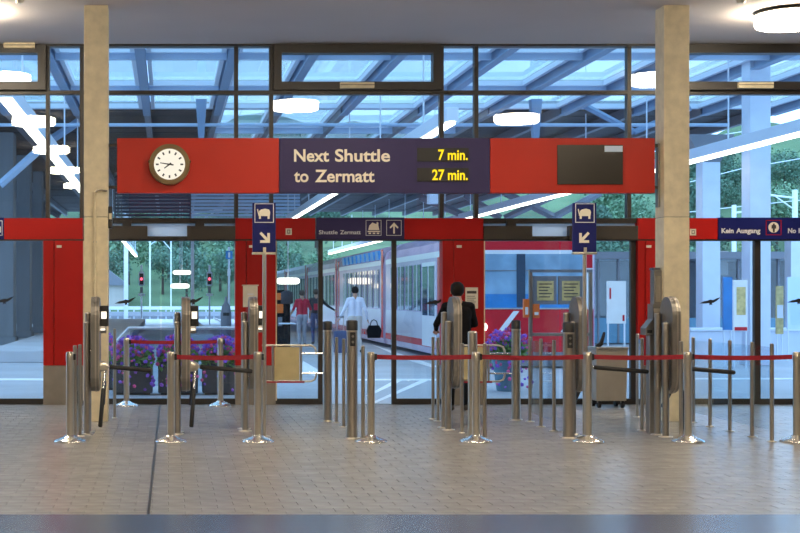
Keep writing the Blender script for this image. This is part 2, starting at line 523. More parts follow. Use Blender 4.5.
# header band: red panels
for x0, x1 in ((5, 83.5), (235, 315), (403, 482), (635, 662), (662, 715)):
    wbox('header_panel', x0, x1 - 0.4, 218.5, 239.5, 'red', wall, -0.11, 0.11)
wbox('header_rail', -190, 1020, 239.5, 241, 'frame_dark', wall, -0.10, 0.09)
# red pillars with plinth
for x0, x1, lab in ((44, 83.5, 'red wall pillar behind the left concrete column'), (235, 275, 'red wall pillar with a pinned notice behind the left trolley sign'),
                    (441, 482, 'red wall pillar with a notice beside the black-clad person'), (635, 662, 'red wall pillar behind the right concrete column')):
    p = empty('red_pillar', (0, YF, 0)); struct(p, lab, 'pillar')
    split = 0.27
    xa = x0 + (x1 - x0) * split
    wbox('narrow_panel', x0, xa - 0.3, 241, 365, 'red', p, -0.12, 0.12)
    wbox('wide_panel', xa + 0.3, x1, 241, 365, 'red', p, -0.12, 0.12)
    wbox('plinth', x0, x1, 365.4, 404, 'plinth', p, -0.125, 0.125)
    wbox('corner_strip', x1 - 0.2, x1 + 1.3, 241, 400, 'concrete', p, -0.11, -0.06)
    tx = x0 + (x1 - x0) * 0.40
    wbox('name_tag', tx - 2.5, tx + 2.5, 245.5, 248, 'paper', p, -0.126, -0.12)

# doors
def bird(parent, x, y, w=1.0):
    pts = [(-11,-2.5),(-6,-.2),(-2.5,.4),(0,1.6),(3,.8),(6,2.5),(10.5,4),(6.5,.2),(3.5,-1.6),(1.6,-2.0),(2.2,-4.2),(.5,-3.4),(-.6,-4.6),(-1,-2.1),(-5,-2.6)]
    P = [(fx(x + a * w), fz(y - b * w)) for a, b in pts]
    o = MB().prism(P, 'y', -0.010, -0.0065).build('bird_decal', 'black', parent)
    return o
def door(n, label): return struct(empty('door_%d' % n, (0, YF, 0)), label)
def leaf(parent, x0, x1, rail=True, pl=True, pr=True, lt=3.5):
    g = wbox('glass_pane', x0 + 1, x1 - 1, 240, 403, 'glass', parent, -0.006, 0.006)
    if rail: wbox('bottom_rail', x0, x1, 398.5, 404, 'frame_dark', parent, -0.04, 0.04)
    if pl: wbox('stile', x0, x0 + lt, 241, 398.5, 'frame_dark', parent, -0.04, 0.04)
    if pr: wbox('stile', x1 - lt, x1, 241, 398.5, 'frame_dark', parent, -0.04, 0.04)
    return g
d1 = door(1, 'dark framed glass door at the far left')
leaf(d1, -190, -60, lt=4); bird(leaf(d1, -60, 44, pr=False), 4, 300)
d2 = door(2, 'wide glass front left of the middle, with flower boxes behind')
g = leaf(d2, 84, 161, pl=False, pr=False); bird(g, 125.5, 301)
g = leaf(d2, 161, 235, pl=False, pr=False); bird(g, 193, 300.5)
d3 = door(3, 'open sliding glass doors under the shuttle sign')
leaf(d3, 275, 322.5, pl=False, lt=4.5); g = leaf(d3, 391.5, 441, pr=False, lt=4.5); bird(g, 435, 301.5)
d4 = door(4, 'wide glass front right of the middle, with the train cab behind')
leaf(d4, 482, 560, pl=False, pr=False); leaf(d4, 560, 635, pl=False, pr=True, lt=5)
d5 = door(5, 'glass doors under the no exit sign')
g = leaf(d5, 662, 756.5, pl=False, lt=3); bird(g, 710, 301)
g = leaf(d5, 756.5, 850, lt=3); bird(g, 798, 300)
leaf(d5, 850, 1020, pl=True)
# automatic door headers over the wide fronts
for d, x0, x1, p0, p1 in ((d2, 84, 235, 147.5, 187), (d4, 482, 635, 530, 567)):
    wbox('upper_rail', x0, x1, 218.5, 223.5, 'frame_dark', d, -0.06, 0.06)
    wbox('light_strip', x0, x1, 223.7, 226.3, 'frosted', d, -0.004, 0.0)
    wbox('operator_box', x0, p0, 226.3, 239.5, 'header_dark', d, -0.13, 0.10)
    wbox('operator_box', p1, x1, 226.3, 239.5, 'header_dark', d, -0.13, 0.10)
    wbox('pale_panel', p0, p1, 226.3, 236.6, 'frosted', d, -0.004, 0.0)
    wbox('lower_lip', p0, p1, 236.6, 239.5, 'frame_dark', d, -0.11, 0.08)
    for q in (p0 - 25, p1 + 8): wbox('bracket', q, q + 9, 221, 226.5, 'frame_dark', d, -0.12, -0.03)

# header signs (shallow light boxes on the band)
def hsign(x0, x1, label):
    t = thing('header_sign', label, 'sign', (0, YF, 0))
    wbox('sign_box', x0, x1, 218, 239.7, 'sign_blue', t, -0.125, -0.02, 0.004)
    return t
def frame_square(name, x0, x1, yt, yb, t, m='white_print', th=0.7, y=-0.1255):
    mb = MB()
    for a, b, c, d in ((x0, x1, yt, yt + th), (x0, x1, yb - th, yb), (x0, x0 + th, yt + th, yb - th), (x1 - th, x1, yt + th, yb - th)):
        mb.box(fx(a), fx(b), y - 0.003, y, fz(d), fz(c))
    return mb.build(name, m, t)
def fpoly(name, polys, t, m, y=-0.1255):
    return poly_front(name, [[(fx(a), fz(b)) for a, b in reversed(p)] for p in polys], y, m, t)
t = hsign(315.5, 403, 'dark blue header sign reading Shuttle Zermatt with train and arrow symbols')
for ch in t.children: ch.data.materials[0] = M['navy']
text_mesh('lettering', 'Zermatt', fx(339), fx(359.5), fz(232.6), 0.055, -0.1255, 'white_print', t, 0.012)
text_mesh('lettering', 'Shuttle', fx(318), fx(336.5), fz(232.6), 0.055, -0.1255, 'white_print', t, 0.012)
frame_square('symbol_border', 364.5, 380, 220.5, 236, t, th=0.5)
fpoly('train_symbol', [[(368, 226), (371, 223), (375, 224.5), (375.5, 222.5), (377, 223), (377, 226), (378, 230.5), (367, 230.5)],
                       [(366.3, 231.3), (378.7, 231.3), (378.7, 232.4), (366.3, 232.4)], [(367.3, 233), (369.8, 233), (369.8, 234.4), (367.3, 234.4)],
                       [(371.4, 233), (373.9, 233), (373.9, 234.4), (371.4, 234.4)], [(375.4, 233), (377.9, 233), (377.9, 234.4), (375.4, 234.4)]], t, 'cream_print')
frame_square('symbol_border', 385, 400, 220.5, 236, t, th=0.5)
fpoly('up_arrow', [[(391.8, 234), (391.8, 226.5), (389, 229), (388.2, 227.6), (392.6, 223), (397, 227.6), (396.2, 229), (393.4, 226.5), (393.4, 234)]], t, 'cream_print')
t = hsign(715, 862, 'navy blue header sign reading Kein Ausgang and No Exit')
text_mesh('lettering', 'Kein', fx(718), fx(730), fz(231), 0.066, -0.1255, 'white_print', t, 0.03)
text_mesh('lettering', 'Ausgang', fx(732.5), fx(756.5), fz(231), 0.066, -0.1255, 'white_print', t, 0.03)
text_mesh('lettering', 'No', fx(784), fx(792), fz(231), 0.066, -0.1255, 'white_print', t, 0.03)
text_mesh('lettering', 'Exit', fx(794.5), fx(807), fz(231), 0.066, -0.1255, 'white_print', t, 0.03)
frame_square('symbol_border', 762, 777.5, 220.5, 235.5, t, 'red', 0.7)
mb = MB(); c = (fx(769.8), fz(227.8)); mb.prism([(c[0] + .075*math.cos(a*PI/12), c[1] + .075*math.sin(a*PI/12)) for a in range(24)], 'y', -0.1295, -0.1255)
mb.build('symbol_disc', 'cream_print', t)
fpoly('person_symbol', [[(769, 224), (770.6, 224), (770.6, 225.3), (772, 225.8), (772, 229), (770.7, 229), (770.7, 232.5), (768.9, 232.5), (768.9, 229), (767.6, 229), (767.6, 225.8), (769, 225.3)]], t, 'print_dark', -0.1297)
t = hsign(-110, 5, 'navy blue header sign cut off at the left edge')
frame_square('symbol_border', -7, 3.5, 221, 236, t, th=0.6)
fpoly('symbol', [[(-4, 233), (-4, 227), (2, 227), (2, 233)]], t, 'white_print')
for x, y, lab in ((288, 232, 'small square number tag on the red header left of the shuttle sign'), (690, 232.5, 'small square number tag on the red header beside the right column')):
    t = thing('number_tag', lab, 'tag', (0, YF, 0))
    wbox('plate', x - 3, x + 3, y - 3.2, y + 3.2, 'paper', t, -0.118, -0.111)
    frame_square('print', x - 1.6, x + 1.6, y - 2, y + 2, t, 'plinth', 0.9, -0.1183)
# notices on the pillars
def notice(x0, x1, y0, y1, lab):
    t = thing('notice', lab, 'notice', (0, YF, 0))
    wbox('sheet', x0, x1, y0, y1, 'paper', t, -0.128, -0.1215)
    return t
t = notice(242.5, 257, 286, 307, 'beige notice on the red pillar behind the left trolley sign')
wbox('holder', 241.5, 258, 284.8, 286, 'steel', t, -0.135, -0.1215)
wbox('painted_highlight', 247, 253, 293.5, 295, 'white_print', t, -0.131, -0.128)  # highlight on the notice sheet, painted as a thin white strip
t = notice(463.5, 476, 287.5, 308.5, 'white printed notice on the red pillar beside the black-clad person')
for r, (a, b, h) in enumerate(((465, 474.5, 2.6), (465, 473, .7), (465, 474, .7), (465, 472, .7), (465, 474, .7), (466, 473, .7))):
    yy = 291 + (0 if r == 0 else 3 + r * 1.9)
    wbox('print_line', a, b, yy, yy + h, 'print_dark' if r == 0 else 'plinth', t, -0.1292, -0.128)

# ------------------------------------------------------------------ the long board between the columns
YBD = YC + 0.10
B = thing('departure_board', 'long red and dark blue hanging board with clock and shuttle times', 'sign board', (0, YBD, 0))
def bx(x): return PX(x, YBD)
def bz(y): return PZ(y, YBD)
def bbox(name, x0, x1, yt, yb, m, parent, d0=0.0, d1=0.16, ch=0.0):
    return MB().box(bx(x0), bx(x1), d0, d1, bz(yb), bz(yt), ch).build(name, m, parent)
bbox('red_panel', 117, 279, 138, 193, 'red_board', B, ch=0.006)
bbox('navy_panel', 279.3, 490, 138, 193, 'navy', B, ch=0.006)
bbox('red_panel', 490.3, 655, 138, 193, 'red_board', B, ch=0.006)
for word, xa, xb, yc in (('Next', 294, 329, 155.3), ('Shuttle', 335, 390, 155.3), ('to', 294, 308.5, 175.8), ('Zermatt', 315, 374.5, 175.8)):
    text_mesh('lettering', word, bx(xa), bx(xb), bz(yc), 12.0 * YBD / F, -0.0005, 'cream_print', B, 0.022)
for yt, yb, tx, a in ((148, 161.5, '7 min.', 438), (168, 181.5, '27 min.', 432)):
    o = bbox('led_display', 417, 468.5, yt, yb, 'black', B, -0.012, 0.05)
    text_mesh('led_digits', tx, bx(a), bx(467.5), bz((yt + yb) / 2), 10.2 * YBD / F, -0.0125, 'led', o, 0.02)
o = bbox('info_screen', 557, 622.5, 145, 184.5, 'screen_off', B, -0.02, 0.05, 0.004)
bbox('painted_reflection', 604, 622, 146, 152, 'panel_sky', o, -0.024, -0.0195)  # pale reflection on the dark screen, painted as a thin patch
for y in (145, 187):
    bbox('bracket', 655, 661, y - 1.5, y + 1.5, 'frame_dark', B, 0.04, 0.12)
    bbox('bracket', 108.5, 117, y - 1.5, y + 1.5, 'frame_dark', B, 0.04, 0.12)
bbox('bracket_bar', 659, 664, 143, 207, 'steel_plate', B, 0.03, 0.13)
# clock on the board
ck = thing('wall_clock', 'round white clock with a bronze ring on the red board', 'clock', (bx(169.5), YBD, bz(164.8)))
def ring(name, ro, ri, y0, y1, m, parent, n=48):
    mb = MB()
    for rr, yy in (): pass
    vs = []; fs = []
    for k in range(n):
        a = 2 * PI * k / n
        ca, sa = math.cos(a), math.sin(a)
        vs += [(ro*ca, y1, ro*sa), (ro*ca*.985, y0, ro*sa*.985), (ri*ca, y0, ri*sa), (ri*ca, y1, ri*sa)]
    for k in range(n):
        j = (k + 1) % n
        for q in range(4):
            q2 = (q + 1) % 4
            fs.append((4*k+q, 4*j+q, 4*j+q2, 4*k+q2))
    mb.add(vs, fs)
    return mb.build(name, m, parent)
K = YBD / F
ring('case', 20.5*K, 15.5*K, -0.09, 0, 'clock_ring', ck)
MB().prism([(15.6*K*math.cos(k*PI/24), 15.6*K*math.sin(k*PI/24)) for k in range(48)], 'y', -0.06, 0).build('dial', 'clock_face', ck)
for h in range(12):
    a = h * PI / 6
    d, n_ = Vector((math.sin(a), math.cos(a))), Vector((math.cos(a), -math.sin(a)))
    w = 0.8*K
    p = [d*10.8*K + n_*w, d*13.6*K + n_*w, d*13.6*K - n_*w, d*10.8*K - n_*w]
    MB().prism([tuple(q) for q in p], 'y', -0.064, -0.06).build('hour_mark', 'print_dark', ck)
def hand(name, ang, l, tail, w):
    a = math.radians(ang); d, n_ = Vector((math.sin(a), math.cos(a))), Vector((math.cos(a), -math.sin(a)))
    p = [d*-tail*K + n_*w*K, d*l*K + n_*w*.6*K, d*l*K - n_*w*.6*K, d*-tail*K - n_*w*K]
    MB().prism([tuple(q) for q in p], 'y', -0.070, -0.065).build(name, 'print_dark', ck)
hand('minute_hand', 279, 9.5, 4, 0.7)
hand('hour_hand', 233, 6.5, 2, 0.8)
for sx in (-1, 1):
    MB().lathe((sx*19.5*K, -0.05, 2.8*K), [(0.018, -0.018), (0.024, 0), (0.018, 0.018)], 12).build('lug', 'clock_ring', ck)

# ------------------------------------------------------------------ belt stanchions
STH = 0.95
def stanchion(x, y, label, belt_to=None, group=None, dip=0.0):
    t = thing('belt_stanchion', label, 'stanchion', (x, y, 0), 0, group)
    MB().lathe((0, 0, 0), [(0.168, 0), (0.172, 0.010), (0.160, 0.022), (0.105, 0.044), (0.062, 0.062), (0.048, 0.075)], 36).build('base', 'base_steel', t)
    MB().cyl((0, 0), 0.040, 0.05, STH - 0.1, 20).build('post', 'steel', t)
    MB().lathe((0, 0, 0), [(0.041, STH - 0.1), (0.043, STH - 0.095), (0.043, STH - 0.012), (0.036, STH)], 20).build('head', 'steel', t)
    MB().box(0.030, 0.062, -0.022, 0.022, STH - 0.085, STH - 0.02, 0.005).build('belt_clip', 'black', t)
    if belt_to:
        dx, dy = belt_to[0] - x, belt_to[1] - y
        L = math.hypot(dx, dy); u = Vector((dx / L, dy / L))
        n = 10; vs = []; fs = []
        off = 0.05 if L > .3 else 0.03
        for i in range(n + 1):
            q = off + (L - 2 * off) * i / n
            z = STH - 0.052 - dip * 4 * (i / n) * (1 - i / n)
            for h in (-0.024, 0.024):
                for s_ in (-0.0015, 0.0015):
                    vs.append((u.x * q - u.y * s_, u.y * q + u.x * s_, z + h))
        for i in range(n):
            a, b = 4 * i, 4 * i + 4
            for c, d in ((0, 1), (1, 3), (3, 2), (2, 0)): fs.append((a + c, a + d, b + d, b + c))
        fs += [(0, 1, 3, 2), (4*n, 4*n+2, 4*n+3, 4*n+1)]
        MB().add(vs, fs).build('belt', 'belt_red', t)
    return t
YS = YB(442)
SX = [PX(v, YS) for v in (70, 171, 258, 371, 476, 588, 688, 797)]
stanchion(SX[0], YS, 'beltless steel stanchion at the far left of the front row')
stanchion(SX[1], YS, 'steel stanchion with red belt in front of the second turnstile', (SX[2], YS), dip=0.012)
stanchion(SX[2], YS, 'steel stanchion in front of the left trolley sign pole')
stanchion(SX[3], YS, 'steel stanchion with red belt in front of the open sliding doors', (SX[4], YS), dip=0.01)
stanchion(SX[4], YS, 'steel stanchion with red belts in front of the wide silver bollard', (SX[5], YS), dip=0.012)
stanchion(SX[5], YS, 'steel stanchion in front of the right trolley sign pole', (SX[6], YS), dip=0.01)
stanchion(SX[6], YS, 'steel stanchion with red belt in front of the right concrete column', (SX[7], YS), dip=0.012)
stanchion(SX[7], YS, 'steel stanchion at the right edge of the picture')
YS2 = YB(405.2) - 0.15
b0, b1 = PX(126.5, YS2), PX(220.5, YS2)
stanchion(b0, YS2, 'steel stanchion with red belt by the flower boxes, left one', (b1, YS2), dip=0.012)
stanchion(b1, YS2, 'steel stanchion by the flower boxes beside the red pillar')

# ------------------------------------------------------------------ turnstiles
def stadium(hy, z0, z1, n=14):
    r = hy
    top = [(r * math.cos(PI * k / n), z1 - r + r * math.sin(PI * k / n)) for k in range(n + 1)]
    bot = [(-r * math.cos(PI * k / n), z0 + r - r * math.sin(PI * k / n)) for k in range(n + 1)]
    return top + bot
def turnstile(x, y, label, arms=True, reader=True, arm_len=0.52, name='turnstile'):
    t = thing(name, label, 'turnstile', (x, y, 0), 0)
    MB().prism(stadium(0.20, 0.47, 1.53), 'x', -0.055, 0.03).build('housing', 'steel_plate', t)
    MB().prism(stadium(0.192, 0.478, 1.522), 'x', 0.03, 0.042).build('side_cover', 'steel_dark', t)
    MB().prism(stadium(0.206, 0.464, 1.536), 'x', -0.008, 0.008).build('edge_rim', 'steel_dark', t)
    for yy, h in ((-0.12, 1.24), (0.13, 1.34)):
        p = MB().cyl((-0.10, yy), 0.036, 0.012, h, 18).build('post', 'steel_dark', t)
        MB().lathe((-0.10, yy, 0), [(0.075, 0), (0.075, 0.008), (0.045, 0.014)], 18).build('foot', 'steel', p)
        MB().lathe((-0.10, yy, 0), [(0.0365, h), (0.036, h + 0.006), (0.01, h + 0.016)], 18).build('cap', 'steel', p)
        for z in (0.62, 0.93):
            MB().tube([(-0.10, yy, z), (-0.05, yy, z)], 0.016, 10).build('bracket', 'chrome', t)
    if arms:
        hub = Vector((0.10, -0.06, 0.75))
        MB().tube([(0.035, -0.06, 0.755), (0.10, -0.06, 0.75), (0.135, -0.06, 0.74)], [0.062, 0.055, 0.03], 18).build('hub', 'steel', t)
        for d, g0, g1 in ((Vector((1, 0, -0.085)), 0.05, arm_len), (Vector((-0.07, -0.20, -0.97)), 0.25, 0.68), (Vector((-0.07, 0.72, -0.70)), 0.25, 0.66)):
            d.normalize()
            a = MB().tube([hub, hub + d * g0], 0.016, 10).build('arm', 'chrome', t)
            MB().tube([hub + d * g0, hub + d * (g0 + 0.012), hub + d * (g1 - 0.012), hub + d * g1], [0.020, 0.024, 0.024, 0.018], 12).build('grip', 'black_rubber', a)
    if reader:
        r = MB().box(0.042, 0.135, -0.10, 0.08, 1.20, 1.43, 0.008).build('card_reader', 'black', t)
        MB().box(0.058, 0.118, -0.105, -0.0985, 1.285, 1.365).build('lit_slot', 'reader_lit', r)
        MB().box(0.050, 0.100, -0.115, -0.02, 1.155, 1.175).build('lit_tray', 'reader_lit', r)
        MB().prism([(-0.09, 1.20), (0.05, 1.20), (0.0, 1.12)], 'x', 0.045, 0.11).build('reader_foot', 'steel_dark', r)
    return t
YT = YB(434)
turnstile(PX(96, YT), YT + .1, 'leftmost tripod turnstile, beside the left concrete column')
turnstile(PX(186.5, YT), YT + .1, 'second tripod turnstile from the left, before the flower boxes', arm_len=0.64)
turnstile(PX(253.5, YB(430)), YB(430), 'armless turnstile pedestal behind the left trolley sign pole', arms=False, name='turnstile_pedestal')
turnstile(PX(455, YB(429)), YB(429), 'armless turnstile pedestal in front of the black-clad person', arms=False, reader=False, name='turnstile_pedestal')
turnstile(PX(580, YT), YT + .05, 'tripod turnstile behind the right trolley sign pole', arm_len=0.66, reader=False)
turnstile(PX(671, YB(436)), YB(436), 'rightmost tripod turnstile, beside the right concrete column', arm_len=0.58, reader=False)
# validator box beside the rightmost turnstile
YV = 15.72
t = thing('ticket_validator', 'grey steel ticket validator left of the rightmost turnstile', 'ticket validator', (PX(652, YV), YV, 0))
MB().box(-0.05, 0.07, -0.06, 0.06, 0, 1.10, 0.008).build('pedestal', 'steel_dark', t)
MB().prism([(-0.10, 1.10), (0.13, 1.10), (0.13, 1.45), (-0.02, 1.45), (-0.02, 1.28), (-0.10, 1.18)], 'y', -0.09, 0.09).build('head', 'steel_plate', t)
MB().box(-0.01, 0.10, -0.094, -0.088, 1.30, 1.40).build('face_plate', 'steel', t)
MB().box(-0.085, -0.03, -0.095, -0.088, 1.125, 1.16).build('slot', 'black', t)

# ------------------------------------------------------------------ bollards with readers
def bollard(px_, yb, top, r, label, cap=True, reader=False, X=None):
    Y = YB(yb)
    t = thing('access_bollard', label, 'bollard', (PX(px_, Y) if X is None else X, Y, 0))
    h = (yb - top) * Y / F
    ch = 0.11 if cap else 0.02
    MB().lathe((0, 0, 0), [(r * 1.45, 0), (r * 1.45, 0.010), (r * 1.02, 0.016)], 24).build('foot', 'steel', t)
    MB().cyl((0, 0), r, 0.012, h - ch, 24).build('post', 'steel_dark' if cap else 'steel', t)
    if cap:
        MB().lathe((0, 0, 0), [(r * 1.03, h - ch), (r * 1.03, h - 0.015), (r * 0.9, h - 0.005), (r * 0.3, h)], 24).build('cap', 'black', t)
        MB().lathe((0, 0, 0), [(r * 1.02, h - ch - 0.02), (r * 1.045, h - ch - 0.015), (r * 1.045, h - ch)], 24).build('collar', 'steel', t)
    else:
        MB().lathe((0, 0, 0), [(r, h - ch), (r * 0.9, h - 0.006), (r * 0.5, h)], 24).build('cap', 'steel', t)
    if reader:
        q = MB().box(-0.028, 0.028, -r - 0.008, -r + 0.02, h - 0.28, h - 0.13, 0.006).build('reader_panel', 'black', t)
        for z in (h - 0.175, h - 0.235):
            mb = MB(); mb.prism([(0.014 * math.cos(k * PI / 6), z + 0.014 * math.sin(k * PI / 6)) for k in range(12)], 'y', -r - 0.010, -r - 0.008); mb.build('button', 'steel_plate', q)
    return t
bollard(327.5, 421, 321, 0.055, 'black-capped bollard carrying the left swing gate')
bollard(352, 438.5, 320, 0.060, 'black-capped bollard with reader panel in front of the white-shirted man', reader=True)
bollard(516, 420, 320, 0.055, 'black-capped bollard carrying the right swing gate')
bollard(568.5, 438, 322, 0.060, 'black-capped bollard with reader panel left of the right trolley sign', reader=True)
bollard(472.5, 437.5, 331, 0.050, 'plain wide silver bollard behind the middle front stanchion', cap=False)

# ------------------------------------------------------------------ glass barriers (rows of posts, panels between)
def barrier(pts, label, h=1.03, glass=True, rp=0.021):
    """pts: list of (x, y) feet"""
    t = thing('glass_barrier', label, 'barrier', (pts[0][0], pts[0][1], 0))
    ox, oy = pts[0]
    for i, (x, y) in enumerate(pts):
        x -= ox; y -= oy
        p = MB().cyl((x, y), rp, 0.008, h, 14).build('post', 'steel_dark', t)
        MB().lathe((x, y, 0), [(0.055 if len(pts) > 1 else 0.034, 0), (0.055 if len(pts) > 1 else 0.034, 0.006), (0.026, 0.012)], 16).build('foot', 'steel', p)
        MB().lathe((x, y, 0), [(rp, h), (rp * .6, h + .008)], 14).build('cap', 'steel', p)
        if glass and i < len(pts) - 1:
            x2, y2 = pts[i+1][0] - ox, pts[i+1][1] - oy
            d = Vector((x2 - x, y2 - y)); L = d.length; d /= L; n_ = Vector((-d.y, d.x)) * 0.004
            a = Vector((x, y)) + d * (rp + .004); b = Vector((x2, y2)) - d * (rp + .004)
            vs = []
            for z in (0.12, h - 0.03):
                for q in (a - n_, b - n_, b + n_, a + n_): vs.append((q.x, q.y, z))
            MB().add(vs, [(0,3,2,1),(4,5,6,7),(0,1,5,4),(1,2,6,5),(2,3,7,6),(3,0,4,7)]).build('glass_panel', 'glass_barrier', t)
    return t
def feet(pairs, X=None): return [((PX(a, YB(b)) if X is None else X), YB(b)) for a, b in pairs]
barrier(feet([(336.5, 422.5), (343.7, 427)]), 'short barrier post pair between the two left bollards', glass=False)
barrier(feet([(363, 440)]), 'single thin post beside the left reader bollard', 1.0, glass=False)
barrier(feet([(530, 421.5), (541, 426.7), (554, 431)]), 'barrier of three thin posts between the two right bollards', 1.03)
barrier(feet([(694, 422.5), (711.6, 426.6), (731.4, 431.4), (752.8, 436.8), (775, 441.6)], 6.385), 'long glass barrier of five posts at the right', 1.03)
barrier([(-1.0, 15.05), (-0.965, 15.36)], 'short glass barrier left of the leftmost turnstile', 1.0)
barrier(feet([(114.6, 418)]), 'single slim post right of the left concrete column', 1.12, glass=False)
barrier(feet([(642, 430.6), (637.5, 417)]), 'short glass barrier left of the ticket validator', 1.05)
barrier(feet([(681, 439.9)]), 'single slim post beside the rightmost turnstile', 1.05, glass=False)
barrier(feet([(484.8, 438)]), 'single thin post right of the wide silver bollard', 1.02, glass=False)
barrier(feet([(433, 419), (438, 421)]), 'thin post pair left of the armless middle pedestal', 1.02, glass=False)
barrier(feet([(462, 433)]), 'single thin post between middle pedestal and silver bollard', 1.0, glass=False)

# ------------------------------------------------------------------ swing gates
def swing_gate(xb, Y, w, z0, z1, px0, px1, label, hinge):
    """rails run from the hinge bollard at x=hinge to the left"""
    t = thing('swing_gate', label, 'gate', (hinge, Y, 0))
    s = -1
    r = 0.013
    zt, zb = z1 + 0.02, z0 - 0.005
    rad = 0.07
    xo = s * 0.14
    fr = MB()
    fr.tube([(s * w, 0, zt), (xo - rad, 0, zt), (xo - rad * .3, 0, zt - rad * .3), (xo, 0, zt - rad), (xo, 0, zt - 0.10)], r, 10)
    fr.tube([(s * w, 0, zb), (xo - rad, 0, zb), (xo - rad * .3, 0, zb + rad * .3), (xo, 0, zb + rad), (xo, 0, zb + 0.10)], r, 10)
    fr.build('frame', 'steel', t)
    for z in (zt - 0.10, zb + 0.10):
        MB().tube([(s * 0.062, 0, z), (px1 - hinge + 0.02, 0, z)], r * 0.9, 10).build('hinge_rail', 'chrome', t)
    a, b = px0 - hinge, px1 - hinge
    MB().box(a, b, -0.008, 0.008, z0 + .01, z1, 0.003).build('panel', 'gate_panel', t)
    for x in (a - 0.02, b + 0.02):
        MB().cyl((x, 0), 0.014, zb, zt, 10).build('upright', 'steel_dark', t)
    MB().box(a - .1, b + 0.06, -0.017, -0.012, zb - 0.018, zb + 0.004).build('red_strip', 'belt_red', t)
    return t
YG = YB(421); hg = PX(327.5, YG)
swing_gate(0, YG, hg - PX(262, YG), PZ(381, YG), PZ(347, YG), PX(274.5, YG), PX(299.5, YG), 'swing gate with beige panel between left trolley sign and bollard', hg)
YG2 = YB(420); hg2 = PX(516, YG2)
swing_gate(0, YG2, hg2 - PX(456, YG2), PZ(381, YG2), PZ(347, YG2), PX(462, YG2), PX(487, YG2), 'swing gate with beige panel behind the wide silver bollard', hg2)

# ------------------------------------------------------------------ trolley sign poles
def trolley_sign(px_, mirror, label):
    Y = 15.27
    X = PX(px_, Y); k = Y / F
    t = thing('trolley_sign', label, 'sign', (X, Y, 0))
    MB().lathe((0, 0, 0), [(0.07, 0), (0.07, 0.012), (0.03, 0.02)], 24).build('foot', 'steel', t)
    MB().cyl((0, 0), 0.021, 0.012, PZ(248, Y), 16).build('pole', 'steel', t)
    cx = -0.3 * k
    hw = 11.6 * k
    zt, zb = PZ(203, Y), PZ(252, Y)
    MB().box(cx - hw - .004, cx + hw + .004, -0.035, 0.035, PZ(254.5, Y), PZ(252.3, Y), 0.004).build('cross_bar', 'steel', t)
    pl = MB().box(cx - hw, cx + hw, -0.024, 0.024, zb, zt, 0.004).build('sign_plate', 'sign_blue', t)
    MB().box(-0.016, 0.016, -0.032, -0.024, zb, zb + 4.5 * k).build('clamp', 'steel', pl)
    fy = -0.0245
    zc = PZ(213.2, Y)
    a = 9.6 * k
    mb = MB()
    th = 0.7 * k
    for x0, x1, z0, z1 in ((-a, a, a - th, a), (-a, a, -a, -a + th), (-a, -a + th, -a + th, a - th), (a - th, a, -a + th, a - th)):
        mb.box(cx + x0, cx + x1, fy - .003, fy, zc + z0, zc + z1)
    mb.build('symbol_border', 'white_print', pl)
    def pp(name, polys):
        mb = MB()
        for p in polys:
            mb.prism([(cx + x * k, zz) for x, zz in [(q[0], zc + q[1] * k) for q in p]], 'y', fy - 0.004, fy)
        mb.build(name, 'cream_print', pl)
    # suitcase-laden trolley
    pp('trolley_symbol', [[(-5, -3), (5.5, -3), (6, 1), (5, 3.4), (1, 4.4), (-3, 3.6), (-5, 2)], [(-7.2, 3.6), (-6.2, 4.2), (-4.6, -3), (-5.6, -3)],
                          [(-5.2, -5.8), (-3.2, -5.8), (-3.2, -3), (-5.2, -3)], [(3.4, -5.8), (5.4, -5.8), (5.4, -3), (3.4, -3)]])
    s = -1 if mirror else 1
    ar = [(-4.6, 5.2), (-3.2, 6.4), (2.6, .8), (2.6, 5), (5, 5), (5, -4.8), (-4.8, -4.8), (-4.8, -2.6), (-.2, -2.6), (-4.6, 1.6)]
    ar = [(-5.2, 4.0), (-3.4, 5.8), (2.6, -.2), (2.6, 4.6), (5.2, 4.6), (5.2, -5.2), (-4.6, -5.2), (-4.6, -2.6), (.8, -2.6)]
    ar = [(s * (x + .5), z - 24.5) for x, z in ar]
    pp('arrow_symbol', [ar])
    return t
trolley_sign(264.3, False, 'blue luggage trolley sign on a pole, arrow pointing down right')
trolley_sign(584.5, True, 'blue luggage trolley sign on a pole, arrow pointing down left')

# ------------------------------------------------------------------ wheeled cart behind the right lane
Yc = YB(407)
t = thing('waste_cart', 'beige wheeled cart behind the right turnstile lane', 'cart', (PX(607.5, Yc), Yc, 0))
w = 0.215
MB().prism([(-w, 0.10), (w - .02, 0.10), (w, 0.80), (-w, 0.82)], 'y', -0.2, 0.2).build('body', 'cart', t)
MB().box(-w - .012, w + .012, -0.212, 0.212, 0.80, 0.835, 0.008).build('lid', 'steel_dark', t)
MB().box(-w + .03, w - .05, -0.206, -0.199, 0.16, 0.74).build('front_panel', 'cart', t)
for sx in (-1, 1):
    for sy in (-1, 1):
        c_ = MB().tube([(sx * 0.16 - .018, sy * 0.14, 0.05), (sx * 0.16 + .018, sy * 0.14, 0.05)], 0.05, 16).build('castor', 'black_rubber', t)
        MB().box(sx * 0.16 - .024, sx * 0.16 + .024, sy * 0.14 - .02, sy * 0.14 + .02, 0.07, 0.105).build('fork', 'steel_dark', c_)
MB().tube([(-0.16, -0.05, 0.83), (-0.10, -0.04, 0.88), (-0.07, -0.04, 0.98), (-0.05, -0.02, 1.03)], [0.035, 0.03, 0.022, 0.016], 10).build('handle', 'black', t)

